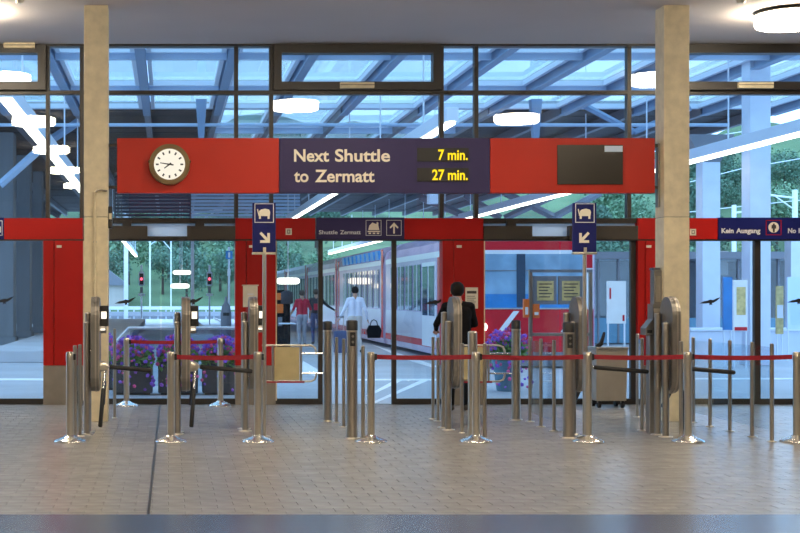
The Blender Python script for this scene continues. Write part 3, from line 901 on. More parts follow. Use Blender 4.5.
#@@OUTSIDE@@
# ================================================================== BEYOND THE GLASS
struct(MB().box(-60, 70, YF + 0.05, 60, -0.15, 0.0).build('platform_ground', 'asphalt'), 'pale grey asphalt forecourt behind the glass front')
struct(MB().box(-80, 90, 60, 420, -0.60, -0.25).build('track_bed', 'platform_grey'), 'grey track bed beyond the platform ends')
# painted lines
def quad_line(name, pts, m, label, z=0.004):
    o = MB().add([(x, y, 0.001) for x, y in pts] + [(x, y, z) for x, y in pts], [(3,2,1,0),(4,5,6,7),(0,1,5,4),(1,2,6,5),(2,3,7,6),(3,0,4,7)]).build(name, m)
    return tag(o, label, 'road marking')
def gp(x, y): Y = YB(y); return (PX(x, Y), Y)
ya, yb_ = YB(380.6), YB(379)
quad_line('painted_line', [(PX(345, ya), ya), (PX(470, ya), ya), (PX(470, yb_), yb_), (PX(345, yb_), yb_)], 'white_paint', 'thin white cross line on the ground beyond the open doors')
quad_line('painted_line', [gp(370, 403.5), gp(375, 403.5), gp(428, 380.6), gp(420, 380.6)], 'white_paint', 'right diagonal white stripe painted beyond the open doors')
quad_line('painted_line', [gp(366, 396), gp(370, 396), gp(402, 380.6), gp(394, 380.6)], 'white_paint', 'left diagonal white stripe painted beyond the open doors')
quad_line('painted_line', [gp(404, 359), gp(432, 367.5), gp(440, 367), (PX(372, YB(344.5)), YB(344.5))], 'white_paint', 'white guide line beside the train')
ya, yb_ = YB(380.5), YB(378.5)
quad_line('painted_line', [(PX(-30, ya), ya), (PX(44, ya), ya), (PX(44, yb_), yb_), (PX(-30, yb_), yb_)], 'white_paint', 'thin white line on the ground at the far left')
ya, yb_ = YB(379.5), YB(378.2)
quad_line('painted_line', [(PX(694, ya), ya), (PX(850, ya), ya), (PX(850, yb_), yb_), (PX(694, yb_), yb_)], 'white_paint', 'thin white line on the ground behind the right glass barrier')

quad_line('painted_line', [gp(303, 361), gp(300, 372), gp(322, 378), gp(322, 372)], 'white_paint', 'white painted wedge on the ground behind the left swing gate')

# ------------------------------------------------------------------ platform roof
H = 6.5
def yr(y): return (H - EYE) * F / (VY - y)
roof = struct(empty('platform_roof', (0, 0, 0)), 'steel platform roof with skylights behind the glass front')
BX = [-8.3, -6.4, -4.45, -2.5, -0.58, 1.35, 3.02, 4.85, 6.98, 8.92, 10.9, 12.9, 14.8, 16.7]
YE = 38.7
for x in BX:
    mb = MB()
    mb.box(x - 0.10, x + 0.10, 21.5, YE, H, H + 0.03).box(x - 0.03, x + 0.03, 21.5, YE, H + 0.03, H + 0.28).box(x - 0.10, x + 0.10, 21.5, YE, H + 0.28, H + 0.31)
    mb.build('roof_beam', 'beam', roof)
YT_ = [21.5, 25.5, 29.85, 34.55, YE]
for y in YT_:
    for i in range(len(BX) - 1):
        MB().box(BX[i] + 0.10, BX[i+1] - 0.10, y - 0.06, y + 0.06, H + (0.06 if y < 36 else 0.19), H + 0.28).build('cross_beam', 'beam_light', roof)
for j in range(len(YT_) - 1):
    for i in range(len(BX) - 1):
        a, b, c, d = BX[i] + 0.12, BX[i+1] - 0.12, YT_[j] + 0.1, YT_[j+1] - 0.1
        f = MB()
        z0, z1 = H + 0.19, H + 0.33
        w = 0.10
        f.box(a, b, c, c + w, z0, z1).box(a, b, d - w, d, z0, z1).box(a, a + w, c + w, d - w, z0, z1).box(b - w, b, c + w, d - w, z0, z1)
        f.build('skylight_frame', 'white_steel', roof)
        MB().box(a + w, b - w, c + w, d - w, z1 - 0.03, z1 - 0.02).build('skylight_pane', 'skylight', roof)
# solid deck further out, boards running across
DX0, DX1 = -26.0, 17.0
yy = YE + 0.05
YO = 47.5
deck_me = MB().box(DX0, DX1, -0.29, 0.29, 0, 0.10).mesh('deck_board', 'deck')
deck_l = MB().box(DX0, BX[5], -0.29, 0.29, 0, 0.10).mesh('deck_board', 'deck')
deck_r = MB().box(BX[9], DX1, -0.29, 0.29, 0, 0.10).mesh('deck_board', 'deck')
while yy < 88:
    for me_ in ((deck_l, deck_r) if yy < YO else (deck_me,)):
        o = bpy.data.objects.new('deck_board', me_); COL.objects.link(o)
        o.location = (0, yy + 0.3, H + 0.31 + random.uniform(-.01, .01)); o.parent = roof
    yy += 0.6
for i in range(5, 9):
    for c, d in ((YE + .1, 43.0), (43.2, YO)):
        a, b = BX[i] + 0.12, BX[i+1] - 0.12
        f = MB(); z0, z1, w = H + 0.19, H + 0.33, 0.10
        f.box(a, b, c, c + w, z0, z1).box(a, b, d - w, d, z0, z1).box(a, a + w, c + w, d - w, z0, z1).box(b - w, b, c + w, d - w, z0, z1)
        f.build('skylight_frame', 'white_steel', roof)
        MB().box(a + w, b - w, c + w, d - w, z1 - 0.03, z1 - 0.02).build('skylight_pane', 'skylight', roof)
    MB().box(BX[i] + 0.08, BX[i+1] - 0.08, 43.04, 43.16, H + 0.02, H + 0.28).build('cross_beam', 'beam_light', roof)
for x in BX:
    MB().box(x - 0.08, x + 0.08, YE, 88, H + 0.02, H + 0.30).build('roof_beam', 'grey_box', roof)
# ties, king posts and struts under the deck
MB().tube([(-9, 36.2, PZ(125, 36.2)), (14.5, 36.2, PZ(125, 36.2))], 0.045, 10).build('tie_rod', 'beam_light', roof)
for x in (0.86, 9.5):
    MB().add([(x-.14,36.05,H+.1),(x+.14,36.05,H+.1),(x+.14,36.35,H+.1),(x-.14,36.35,H+.1),(x-.07,36.1,5.55),(x+.07,36.1,5.55),(x+.07,36.3,5.55),(x-.07,36.3,5.55)],
             [(0,1,2,3),(7,6,5,4),(0,4,5,1),(1,5,6,2),(2,6,7,3),(3,7,4,0)]).build('king_post', 'beam', roof)
def strut(p, q, w, m='beam'):
    MB().tube([p, q], w, 6, smooth=False).build('strut', m, roof)
def at(x, y, Y): return (PX(x, Y), Y, PZ(y, Y))
strut(at(585, 106, 38), at(634, 132, 38), 0.09); strut(at(634, 132, 38), at(690, 108, 38), 0.09)
strut(at(0, 185, 40), at(48, 142, 40), 0.13, 'beam_light'); strut(at(48, 142, 40), at(84, 118, 40), 0.13)
for a, b in (((560, 193), (505, 218)), ((505, 193), (560, 220)), ((600, 193), (548, 220)), ((465, 195), (500, 218)), ((420, 197), (470, 218)), ((25, 195), (60, 216)), ((0, 215), (45, 190))):
    strut(at(*a, 58), at(*b, 58), 0.16, 'grey_box')
for x0 in (105, 130): pass
# louvre screen under the far part of the roof
lv = thing('louvre_screen', 'slatted louvre screen hanging under the far platform roof', 'screen', (0, 60, 0))
zt, zb = PZ(150, 60), PZ(220, 60)
n = 20
for i in range(n):
    z = zb + (zt - zb) * i / n
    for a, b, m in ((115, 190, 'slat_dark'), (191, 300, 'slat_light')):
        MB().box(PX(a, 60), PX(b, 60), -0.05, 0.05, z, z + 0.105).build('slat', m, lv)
for x in (115, 190.5, 300): MB().box(PX(x, 60) - .05, PX(x, 60) + .05, 0.05, 0.15, zb, H + .05).build('hanger', 'grey_box', lv)

# roof columns at the right, concrete row at the left
def pcol(x, y, w, label, m='col_paint', zt=H + .05, z0=0.0, grp=None, flare=True):
    t = thing('roof_column', label, 'column', (x, y, 0), 0, grp)
    MB().box(-w/2, w/2, -w/2, w/2, z0, zt - (0.7 if flare else 0), 0.012).build('shaft', m, t)
    MB().box(-w/2 - .04, w/2 + .04, -w/2 - .04, w/2 + .04, z0, z0 + 0.12, 0.01).build('foot', m, t)
    if flare:
        q = w / 2
        MB().add([(-q,-q,zt-.7),(q,-q,zt-.7),(q,q,zt-.7),(-q,q,zt-.7),(-q*2.6,-q,zt),(q*2.6,-q,zt),(q*2.6,q,zt),(-q*2.6,q,zt)],
                 [(3,2,1,0),(4,5,6,7),(0,1,5,4),(1,2,6,5),(2,3,7,6),(3,0,4,7)]).build('head', 'grey_box', t)
    return t
pcol(PX(756, 31), 31, 0.46, 'wide white steel column beyond the no exit sign', flare=False, zt=6.9)
pcol(PX(708, 35.5), 35.5, 0.45, 'slimmer white column with flared head beside the right concrete column', zt=5.6)
pcol(PX(795, 40), 40, 0.42, 'white column at the right edge behind the posters', zt=PZ(225, 40), flare=False)
for x0, x1, y, lab in ((-22, 13.5, 345, 'nearest grey concrete pillar seen through the far left door'), (16.5, 30, 338, 'second grey concrete pillar seen through the far left door'),
                       (33, 42, 333, 'third grey concrete pillar seen through the far left door')):
    Y = YB(y)
    t = thing('concrete_pillar', lab, 'pillar', (PX((x0 + x1) / 2, Y), Y, 0))
    w = (x1 - x0) * Y / F / 2
    MB().box(-w, w, 0, 0.8, 0, H + .1, 0.02).build('shaft', 'col_conc', t)
    MB().box(-w - .06, w + .06, -0.06, 0.86, 0, 0.25, 0.02).build('foot', 'col_conc', t)
struct(MB().box(-30, PX(46, 75), 75, 75.3, 0, H).build('side_wall', 'col_conc'), 'grey concrete side wall closing the far left platform')

# ------------------------------------------------------------------ strip lights along the platforms
def strip(x, y0, y1, label, z=4.6, hw=0.09):
    t = thing('strip_light', label, 'light', (x, y0, z))
    L = y1 - y0
    MB().box(-0.11, 0.11, 0, L, 0.06, 0.30, 0.01).build('housing', 'white_steel', t)
    k = max(1, int(L / 5)); seg = L / k
    for i in range(k):
        MB().box(-hw, hw, i * seg + .03, (i + 1) * seg - .03, 0.0, 0.06).build('tube_cover', 'strip_lit', t)
        MB().tube([(0, (i + .5) * seg, 0.29), (0, (i + .5) * seg, H + .33 - z)], 0.018, 6).build('hanger_rod', 'white_steel', t)
strip(12.1, 22.5, 105, 'long white strip light right of the train')
strip(5.08, 25.0, 59, 'long white strip light over the platform left of the train', hw=0.055)
strip(-2.55, 22.0, 112, 'long white strip light at the left behind the glass front')
# small round lamps far out
for x, y, Y, lab in ((288, 281, 57, 'round glowing lamp over the platform above the walking people'), (182, 272.5, 84, 'upper glowing lamp between the two red signals'),
                     (180, 286, 78, 'lower glowing lamp between the two red signals'), (435, 197, 44, 'small pale box lamp under the roof above the red header')):
    t = thing('platform_lamp', lab, 'lamp', at(x, y, Y))
    r = {57: .47, 84: .55, 78: .52, 44: .14}[Y]
    if Y == 44:
        MB().box(-.22, .22, -.2, .2, -.22, .22, .02).build('shade', 'white_steel', t)
    else:
        MB().lathe((0, 0, 0), [(r * .8, -.13), (r, -.07), (r, .07), (r * .8, .13)], 24).build('shade', 'far_lit', t)
    MB().tube([(0, 0, .13), (0, 0, H + .33 - at(x, y, Y)[2])], 0.02, 6).build('hanger_rod', 'white_steel', t)

# ------------------------------------------------------------------ train
TX0, TX1, TY = 6.38, 9.05, 29.7
tr = thing('train', 'red and white shuttle train standing at the platform', 'train', (TX0, TY, 0))
TW = TX1 - TX0
def car(y0, y1, first):
    prof = [(0.04, 0.12), (TW - .04, 0.12), (TW, 0.3), (TW, 2.45), (TW - .10, 2.80), (TW - .5, 3.05), (TW / 2, 3.10), (0.5, 3.05), (0.10, 2.80), (0, 2.45), (0, 0.3)]
    c = MB().prism(prof, 'y', y0, y1).build('car_body', 'train_lilac_sheen', tr)
    e = 0.012
    MB().box(-e, 0, y0 + .02, y1 - .02, 2.44, 2.58).build('white_stripe', 'train_white', c)
    MB().box(-e, 0, y0 + .02, y1 - .02, 0.45, 1.12).build('pale_panel', 'train_pale', c)  # pale reflection along the lower side, painted as a strip
    MB().box(-e, 0, y0 + .02, y1 - .02, 0.28, 0.45).build('red_sill', 'train_red', c)
    MB().box(-e * 1.6, 0, y0, y0 + .35, 0.28, 2.9).build('red_post', 'train_red', c)
    if not first: MB().box(-e * 1.6, 0, y1 - .35, y1, 0.28, 2.8).build('red_post', 'train_red', c)
    return c
cars = [(0, 11.3), (11.8, 22.8), (23.3, 34.5), (35.0, 46), (46.5, 58)]
for ci, (a, b) in enumerate(cars):
    c = car(a, b, ci == 0)
    # near end window, double door, row of windows
    spans = [(a + 0.9, a + 3.1)] if ci == 0 else []
    y = a + (5.6 if ci == 0 else 0.8)
    while y + 1.0 < b - 0.6:
        spans.append((y, y + 0.95)); y += 1.25
    for p, q in spans:
        w = MB().box(-0.022, 0, p, q, 1.15, 2.32).build('window', 'train_glass', tr)
        nb = 3 if q - p > 1.5 else 1
        for k in range(nb):
            yy = p + (q - p) * (k + 1) / (nb + 1)
            MB().box(-0.032, -0.022, yy - .05, yy + .05, 1.15, 2.32).build('glazing_bar', 'train_pale', w)
    if ci == 0:
        MB().box(-0.016, 0, a + .6, a + 3.4, 1.0, 2.44).build('red_window_surround', 'train_red', tr)
    d0 = a + (3.6 if ci == 0 else 0.8) 
    if ci == 0:
        d = MB().box(-0.03, 0, d0, d0 + 1.7, 0.3, 2.35).build('door', 'train_white', tr)
        for k in (0, 1):
            MB().box(-0.042, -0.03, d0 + .1 + .85 * k, d0 + .75 + .85 * k, 1.05, 2.25).build('door_window', 'train_glass', d)
    if ci == 1:
        for k in range(9):
            y0_ = a + 1.0 + k * 1.02
            MB().prism([(y0_, 2.62), (y0_ + .6, 2.62), (y0_ + .85, 2.90), (y0_ + .25, 2.90)], 'x', 0.015, 0.10).build('mural_stroke', 'train_blue', tr)
    if ci < len(cars) - 1:
        MB().box(0.25, TW - .25, b, cars[ci + 1][0], 0.3, 2.7).build('gangway', 'black_rubber', tr)
# cab front
def tbox(name, x0, x1, yt, yb, m, d0, d1, ch=0.0, parent=tr):
    return MB().box(PX(x0, TY) - TX0, PX(x1, TY) - TX0, d0, d1, PZ(yb, TY), PZ(yt, TY), ch).build(name, m, parent)
e = -0.03
tbox('cab_lower', 467, 593, 309, 352, 'train_red', e, 0.0)
tbox('cab_frame', 467, 593, 250, 310, 'train_white', e, 0.0, 0.01)
MB().prism([(0, PZ(250, TY)), (TW, PZ(250, TY)), (TW - .12, 2.80), (TW - .5, 3.04), (TW / 2, 3.09), (.5, 3.04), (.12, 2.80)], 'y', e, 0).build('cab_brow', 'train_red', tr)
tbox('windscreen', 472, 583, 254, 308, 'wind_glass', e - .02, e, 0.008)
tbox('dashboard', 472, 577, 294, 307.5, 'train_blue', e - .03, e - .018)
tbox('screen_pillar', 516, 524.5, 254, 307, 'train_glass', e - .035, e - .018)
tbox('wiper_bar', 472, 583, 270.2, 271.2, 'grey_box', e - .032, e - .018)
tbox('corner_stripe', 586, 592, 254, 268, 'train_red', e - .008, e)
tbox('bumper', 470, 590, 352, 366, 'grey_box', e - .05, 0)
for sgn, x in ((1, 497), (1, 560)):
    P = [(PX(x, TY) - TX0, PZ(332, TY)), (PX(x + 6, TY) - TX0, PZ(332, TY)), (PX(x + 22, TY) - TX0, PZ(311, TY)), (PX(x + 16, TY) - TX0, PZ(311, TY))]
    MB().prism(P, 'y', e - .012, e).build('white_flash', 'train_white', tr)
for x in (482, 578):
    MB().prism([(PX(x, TY) - TX0 + .10 * math.cos(k * PI / 8), PZ(327, TY) + .10 * math.sin(k * PI / 8)) for k in range(16)], 'y', e - .03, e).build('headlamp', 'strip_lit', tr)

# ------------------------------------------------------------------ people
def capsule(p, q, r0, r1, n=12, m=5):
    p, q = Vector(p), Vector(q)
    d = q - p
    L = d.length
    t = d / L if L > 1e-6 else Vector((0, 0, 1))
    up = Vector((0, 0, 1)) if abs(t.z) < 0.9 else Vector((0, 1, 0))
    u = t.cross(up).normalized(); w = t.cross(u)
    vs = []; fs = []
    rings = [(p - t * r0 * math.cos(a), r0 * math.sin(a)) for a in [PI / 2 * (k + .35) / (m) for k in range(m)]] + \
            [(q + t * r1 * math.sin(a), r1 * math.cos(a)) for a in [PI / 2 * (k) / (m) for k in range(m)]]
    for c, r in rings:
        for k in range(n):
            a = 2 * PI * k / n
            vs.append(c + (u * math.cos(a) + w * math.sin(a)) * r)
    for i in range(len(rings) - 1):
        for k in range(n):
            j = (k + 1) % n
            fs.append((i*n+k, i*n+j, (i+1)*n+j, (i+1)*n+k))
    fs.append(tuple(reversed(range(n)))); fs.append(tuple((len(rings)-1)*n + k for k in range(n)))
    return vs, fs

def make_person(label, loc, rz, height, J, mats, hair='hair_dark', voxel=0.011, hairlen=0.0):
    """J: joints for a 1.75 m figure facing +Y; mats: material of head/torso/arm/hand/leg/foot"""
    t = thing('person', label, 'person', loc, rz)
    s = height / 1.75
    caps = []
    def C(p, q, a, b, lab): caps.append((Vector(p) * s, Vector(q) * s, a * s, b * s, lab))
    hd = Vector(J.get('head', (0, 0.02, 1.62))); nk = Vector((0, -0.01, 1.46)) + Vector(J.get('lean', (0, 0, 0)))
    ln = Vector(J.get('lean', (0, 0, 0)))
    C(hd + Vector((0, -0.015, 0.03)), hd + Vector((0, 0.012, 0.025)), 0.083, 0.080, 'skin')
    C(hd + Vector((0, 0.03, -0.03)), hd + Vector((0, 0.055, -0.075)), 0.062, 0.036, 'skin')
    C(hd + Vector((0, 0.092, 0.0)), hd + Vector((0, 0.108, -0.028)), 0.010, 0.014, 'skin')     # nose
    for sx in (-1, 1): C(hd + Vector((sx*.083, -.005, .012)), hd + Vector((sx*.085, -.01, -.025)), 0.014, 0.011, 'skin')
    C(hd + Vector((0, -0.02, -0.06)), nk, 0.052, 0.058, 'skin')
    top = mats['torso']
    for sx in (-1, 1):
        sh = Vector((sx * 0.175, -0.005, 1.41)) + ln
        C(nk + Vector((sx*.03, 0, -.02)), sh, 0.055, 0.062, top)
        C(Vector((sx*.085, 0, 1.33)) + ln, (sx*.085, 0, 1.10), 0.105, 0.095, top)
        C((sx*.075, 0, 1.10), (sx*.085, 0, 0.95), 0.095, 0.110, top)
        C((sx*.085, -.02, 0.93), (sx*.09, -.01, 0.86), 0.108, 0.098, mats['leg'])
        el = Vector(J['elbow'][0 if sx < 0 else 1]); wr = Vector(J['wrist'][0 if sx < 0 else 1])
        C(sh, el, 0.056, 0.045, top)
        C(el, wr, 0.044, 0.030, mats['arm'])
        d = (wr - el).normalized()
        side = d.cross(Vector((0, 1, 0)));
        side = side.normalized() if side.length > .1 else Vector((1, 0, 0))
        fw = d.cross(side).normalized()
        pc = wr + d * 0.075
        for q in (-.026, -.009, .009, .026):
            C(wr + fw * q * .5, pc + fw * q, 0.019, 0.016, 'skin')
            ext = {-.026: .05, -.009: .064, .009: .060, .026: .046}[q]
            kn = pc + fw * q * 1.15 + d * ext * .5 - side * sx * -.010
            C(pc + fw * q, kn, 0.0125, 0.0115, 'skin')
            C(kn, kn + d * ext * .5 - side * sx * -.024, 0.0115, 0.0095, 'skin')
        th = wr + d * 0.03 + fw * 0.035
        C(wr + d * .015 + fw * .012, th, 0.018, 0.015, 'skin'); C(th, th + d * .035 + fw * .014, 0.0135, 0.011, 'skin')
        hp = Vector((sx * 0.09, 0, 0.88)); kn = Vector(J['knee'][0 if sx < 0 else 1]); an = Vector(J['ankle'][0 if sx < 0 else 1])
        C(hp, kn, 0.092, 0.062, mats['leg']); C(kn, an, 0.062, 0.046, mats['leg'])
        C(an + Vector((0, -.03, -.035)), an + Vector((sx*.02, 0.14, -.05)), 0.040, 0.032, 'shoe')
    mb = MB()
    for p, q, a, b, lab in caps: mb.add(*capsule(p, q, a, b))
    me = bpy.data.meshes.new('tmp'); me.from_pydata(mb.v, [], mb.f)
    tmp = bpy.data.objects.new('tmp', me); COL.objects.link(tmp)
    md = tmp.modifiers.new('r', 'REMESH'); md.mode = 'VOXEL'; md.voxel_size = voxel
    sm = tmp.modifiers.new('s', 'SMOOTH'); sm.factor = 0.5; sm.iterations = 3
    dg = bpy.context.evaluated_depsgraph_get()
    body = bpy.data.meshes.new_from_object(tmp.evaluated_get(dg)); bpy.data.objects.remove(tmp)
    body.materials.clear()
    names = sorted(set(c[4] for c in caps))
    for n_ in names: body.materials.append(M[n_])
    nf = len(body.polygons)
    cen = np.empty(nf * 3); body.polygons.foreach_get('center', cen); cen = cen.reshape(-1, 3)
    best = np.full(nf, 1e9); idx = np.zeros(nf, int)
    for p, q, a, b, lab in caps:
        p_, q_ = np.array(p), np.array(q); d = q_ - p_
        tt = np.clip(((cen - p_) @ d) / max(d @ d, 1e-9), 0, 1)
        dist = np.linalg.norm(cen - (p_ + tt[:, None] * d), axis=1) - (a + (b - a) * tt)
        w = dist < best
        best[w] = dist[w]; idx[w] = names.index(lab)
    body.polygons.foreach_set('material_index', idx); body.polygons.foreach_set('use_smooth', [True] * nf)
    o = bpy.data.objects.new('body', body); COL.objects.link(o); o.parent = t
    # hair cap
    hc = (hd + Vector((0, -0.022, 0.042))) * s
    bm = bmesh.new(); bmesh.ops.create_icosphere(bm, subdivisions=3, radius=1)
    vs = []
    for v in bm.verts:
        c = v.co.copy()
        r = 1 + 0.05 * math.sin(9 * c.x + 5 * c.z) * math.cos(7 * c.y)
        z = c.z * 0.098 * r
        if c.y > 0.25 and c.z < 0.35: r *= 0.8                       # clear of the face
        if c.z < -0.3 and c.y < 0.4: z -= hairlen * (-c.z - 0.3)
        v.co = Vector((c.x * 0.097 * r, c.y * 0.102 * r, z)) * s + hc
    fm = bpy.data.meshes.new('hair'); bm.to_mesh(fm); bm.free()
    fm.materials.append(M[hair]); fm.polygons.foreach_set('use_smooth', [True] * len(fm.polygons))
    ho = bpy.data.objects.new('hair', fm); COL.objects.link(ho); ho.parent = t
    for sx in (-1, 1):
        MB().lathe((0, 0, 0), [(0.004, -.008), (0.011, -.003), (0.011, .003), (0.004, .008)], 8).build('eye', 'black', t, (hd + Vector((sx*.031, .086, .006))) * s)
    MB().box(-.022, .022, -.004, .004, -.004, .004, .002).build('mouth', 'cloth_red', t, (hd + Vector((0, .093, -.052))) * s)
    return t

# man in the white shirt, walking away
YM = 1400 / 38.0
make_person('man in white shirt and pale trousers walking towards the train', (PX(355, YM), YM, 0), 0.05, 1.77,
    dict(elbow=((-0.30, -0.06, 1.14), (0.27, -0.08, 1.13)), wrist=((-0.40, 0.0, 0.93), (0.33, 0.02, 0.90)),
         knee=((-0.10, 0.14, 0.48), (0.10, -0.02, 0.47)), ankle=((-0.10, 0.16, 0.085), (0.11, -0.26, 0.12))),
    dict(torso='shirt_white', arm='shirt_white', leg='trousers_beige'))
t = thing('shoulder_bag', 'black bag hanging from the right hand of the white-shirted man', 'bag', (PX(374, YM), YM + .02, 0.42))
MB().prism([(-.16, 0), (.16, 0), (.20, .20), (.13, .33), (-.13, .33), (-.19, .20)], 'y', -.07, .07).build('bag_body', 'cloth_black', t)
MB().tube([(-.10, 0, .32), (-.07, 0, .44), (.0, 0, .48), (.07, 0, .44), (.10, 0, .32)], .012, 8).build('handle', 'cloth_black', t)
t = thing('suitcase', 'dark upright suitcase between backpacker and white-shirted man', 'suitcase', (PX(340.5, YM - .6), YM - .6, 0))
MB().box(-.17, .17, -.12, .12, .05, .62, .03).build('case', 'cloth_blue', t)
for sx in (-1, 1):
    MB().tube([(sx * .13 - .015, .06, .035), (sx * .13 + .015, .06, .035)], .035, 12).build('wheel', 'black_rubber', t)
    MB().tube([(sx * .09, .08, .6), (sx * .09, .08, .98)], .009, 8).build('handle_rod', 'steel_dark', t)
MB().tube([(-.1, .08, .98), (.1, .08, .98)], .014, 8).build('grip', 'black', t)
YP = 1400 / 32.0
make_person('person in dark jacket with a red backpack walking on the platform', (PX(316, YP), YP, 0), 0.0, 1.74,
    dict(elbow=((-0.32, -0.02, 1.15), (0.36, -0.05, 1.22)), wrist=((-0.42, 0.12, 0.98), (0.58, -0.02, 1.08)),
         knee=((-0.10, 0.06, 0.48), (0.10, 0.10, 0.48)), ankle=((-0.10, -0.12, 0.10), (0.10, 0.12, 0.085))),
    dict(torso='cloth_dark', arm='cloth_dark', leg='cloth_blue'), hair='hair_brown')
t = thing('backpack', 'dark backpack with red pocket on the walking person', 'backpack', (PX(316, YP), YP - .17, 1.02))
MB().box(-.15, .15, -.10, .05, 0, .42, .04).build('pack', 'cloth_dark', t)
MB().box(-.10, .10, -.14, -.10, .06, .26, .015).build('pocket', 'cloth_red', t)
YP2 = 1400 / 33.0
make_person('person in red shirt and grey trousers beside the walking backpacker', (PX(302, YP2), YP2, 0), 0.3, 1.70,
    dict(elbow=((-0.28, 0.02, 1.15), (0.28, -0.02, 1.15)), wrist=((-0.30, 0.2, 1.0), (0.30, 0.1, 0.95)),
         knee=((-0.09, 0.05, 0.48), (0.09, 0.02, 0.48)), ankle=((-0.09, -0.05, 0.085), (0.10, 0.04, 0.085))),
    dict(torso='cloth_red', arm='skin', leg='cloth_grey'), hair='hair_brown')
YK = YF - 1.25
make_person('person in black jacket standing in front of the red pillar', (PX(458, YK), YK, 0), 0.15, 1.73,
    dict(elbow=((-0.27, 0.10, 1.17), (0.27, 0.08, 1.17)), wrist=((-0.20, 0.30, 1.10), (0.18, 0.30, 1.12)), head=(0, 0.05, 1.61),
         knee=((-0.09, 0.02, 0.48), (0.09, 0.02, 0.48)), ankle=((-0.10, 0, 0.085), (0.10, 0, 0.085))),
    dict(torso='cloth_black', arm='cloth_black', leg='cloth_black'), hairlen=0.03)

# ------------------------------------------------------------------ flowers
def planter(x, y, w, d, h, label, round_=False, m='planter_dark', seed=0, zf=0.0, spread=0.0):
    rnd = random.Random(seed)
    t = thing('flower_planter', label, 'planter', (x, y, 0))
    if round_:
        MB().lathe((0, 0, 0), [(w * .32, 0), (w * .36, .02), (w * .5, h - .05), (w * .53, h - .04), (w * .53, h), (w * .46, h)], 28).build('pot', m, t)
    else:
        MB().box(-w/2, w/2, -d/2, d/2, 0.03, h, 0.015).build('box', m, t)
        MB().box(-w/2 + .04, w/2 - .04, -d/2 + .04, d/2 - .04, 0, .035).build('foot', 'black', t)
    W_, D_ = w * (.50 + spread), d * (.65 if not round_ else .62)
    fo = MB(); bp = MB(); bk = MB()
    for i in range(900):
        a = rnd.uniform(-1, 1); b = rnd.uniform(-1, 1)
        zz = h - .08 + zf + rnd.random() ** .7 * .34 * math.sqrt(max(0, 1.05 - a * a * .8)) - (.25 * max(0, abs(b) - .75) if rnd.random() < .6 else 0)
        c = Vector((a * W_, b * D_, zz))
        u = Vector((rnd.gauss(0, 1), rnd.gauss(0, 1), rnd.gauss(0, 1))).normalized(); v = u.orthogonal().normalized()
        l = rnd.uniform(.03, .06)
        fo.add([c - u * l, c + v * l * .5, c + u * l, c - v * l * .5], [(0, 1, 2, 3)])
    for i in range(300):
        a = rnd.uniform(-1, 1); b = rnd.uniform(-1, .6)
        hang = rnd.random() < .10
        zz = h + zf + rnd.uniform(.10, .40) * math.sqrt(max(0.05, 1.05 - a * a * .8)) if not hang else h - rnd.uniform(-.1, .42)
        bb = b * D_ if not hang else -D_ - rnd.uniform(0, .06)
        c = Vector((a * W_ * 1.05, bb - .03, zz))
        r = rnd.uniform(.022, .040)
        u = Vector((rnd.gauss(0, .5), -1, rnd.gauss(.3, .4))).normalized(); v = u.orthogonal().normalized(); w2 = u.cross(v)
        mbx = bp if rnd.random() < .62 else bk
        n_ = 5
        mbx.add([c + u * .012] + [c + (v * math.cos(2*PI*k/n_) + w2 * math.sin(2*PI*k/n_)) * r for k in range(n_)], [(0, 1 + k, 1 + (k + 1) % n_) for k in range(n_)])
    for mb_, nm, mm in ((fo, 'foliage', 'foliage'), (bp, 'purple_blossoms', 'bloom_purple'), (bk, 'pink_blossoms', 'bloom_pink')):
        o = mb_.build(nm, mm, t); o['kind'] = 'stuff'
Yq = 21.9
planter(PX(133, Yq), Yq, 0.62, 0.42, 0.50, 'dark flower box with purple and pink blossoms, left of three', seed=1)
planter(PX(178, Yq), Yq, 0.62, 0.42, 0.52, 'dark flower box with purple and pink blossoms, middle of three', seed=2)
planter(PX(222, Yq), Yq, 0.62, 0.42, 0.50, 'dark flower box with purple and pink blossoms, right of three', seed=3)
planter(PX(506, 22.6), 22.6, 0.42, 0.42, 0.50, 'teal flower pot with purple blossoms behind the right front', True, 'planter_teal', 4, .10, .25)
planter(PX(101, 23), 23, 0.5, 0.4, 0.55, 'small dark flower box behind the left concrete column', seed=5)
# glazed rail in front of the flower boxes
Yr = 22.6
t = thing('glass_railing', 'pale blue railing with glass infill behind the flower boxes', 'railing', (0, Yr, 0))
za = PZ(328, Yr)
MB().tube([(PX(117, Yr), 0, PZ(341, Yr)), (PX(129, Yr), 0, za), (PX(240, Yr), 0, za)], 0.025, 8).build('top_rail', 'white_steel', t)
for a, b in ((130, 180), (181, 238)):
    MB().box(PX(a, Yr), PX(b, Yr), -.006, .006, 0.08, za - .03).build('glass_panel', 'glass_tint', t)
for x in (117, 180.5, 239):
    MB().cyl((PX(x, Yr), 0), 0.022, 0, za - (.2 if x == 117 else 0), 10).build('post', 'white_steel', t)

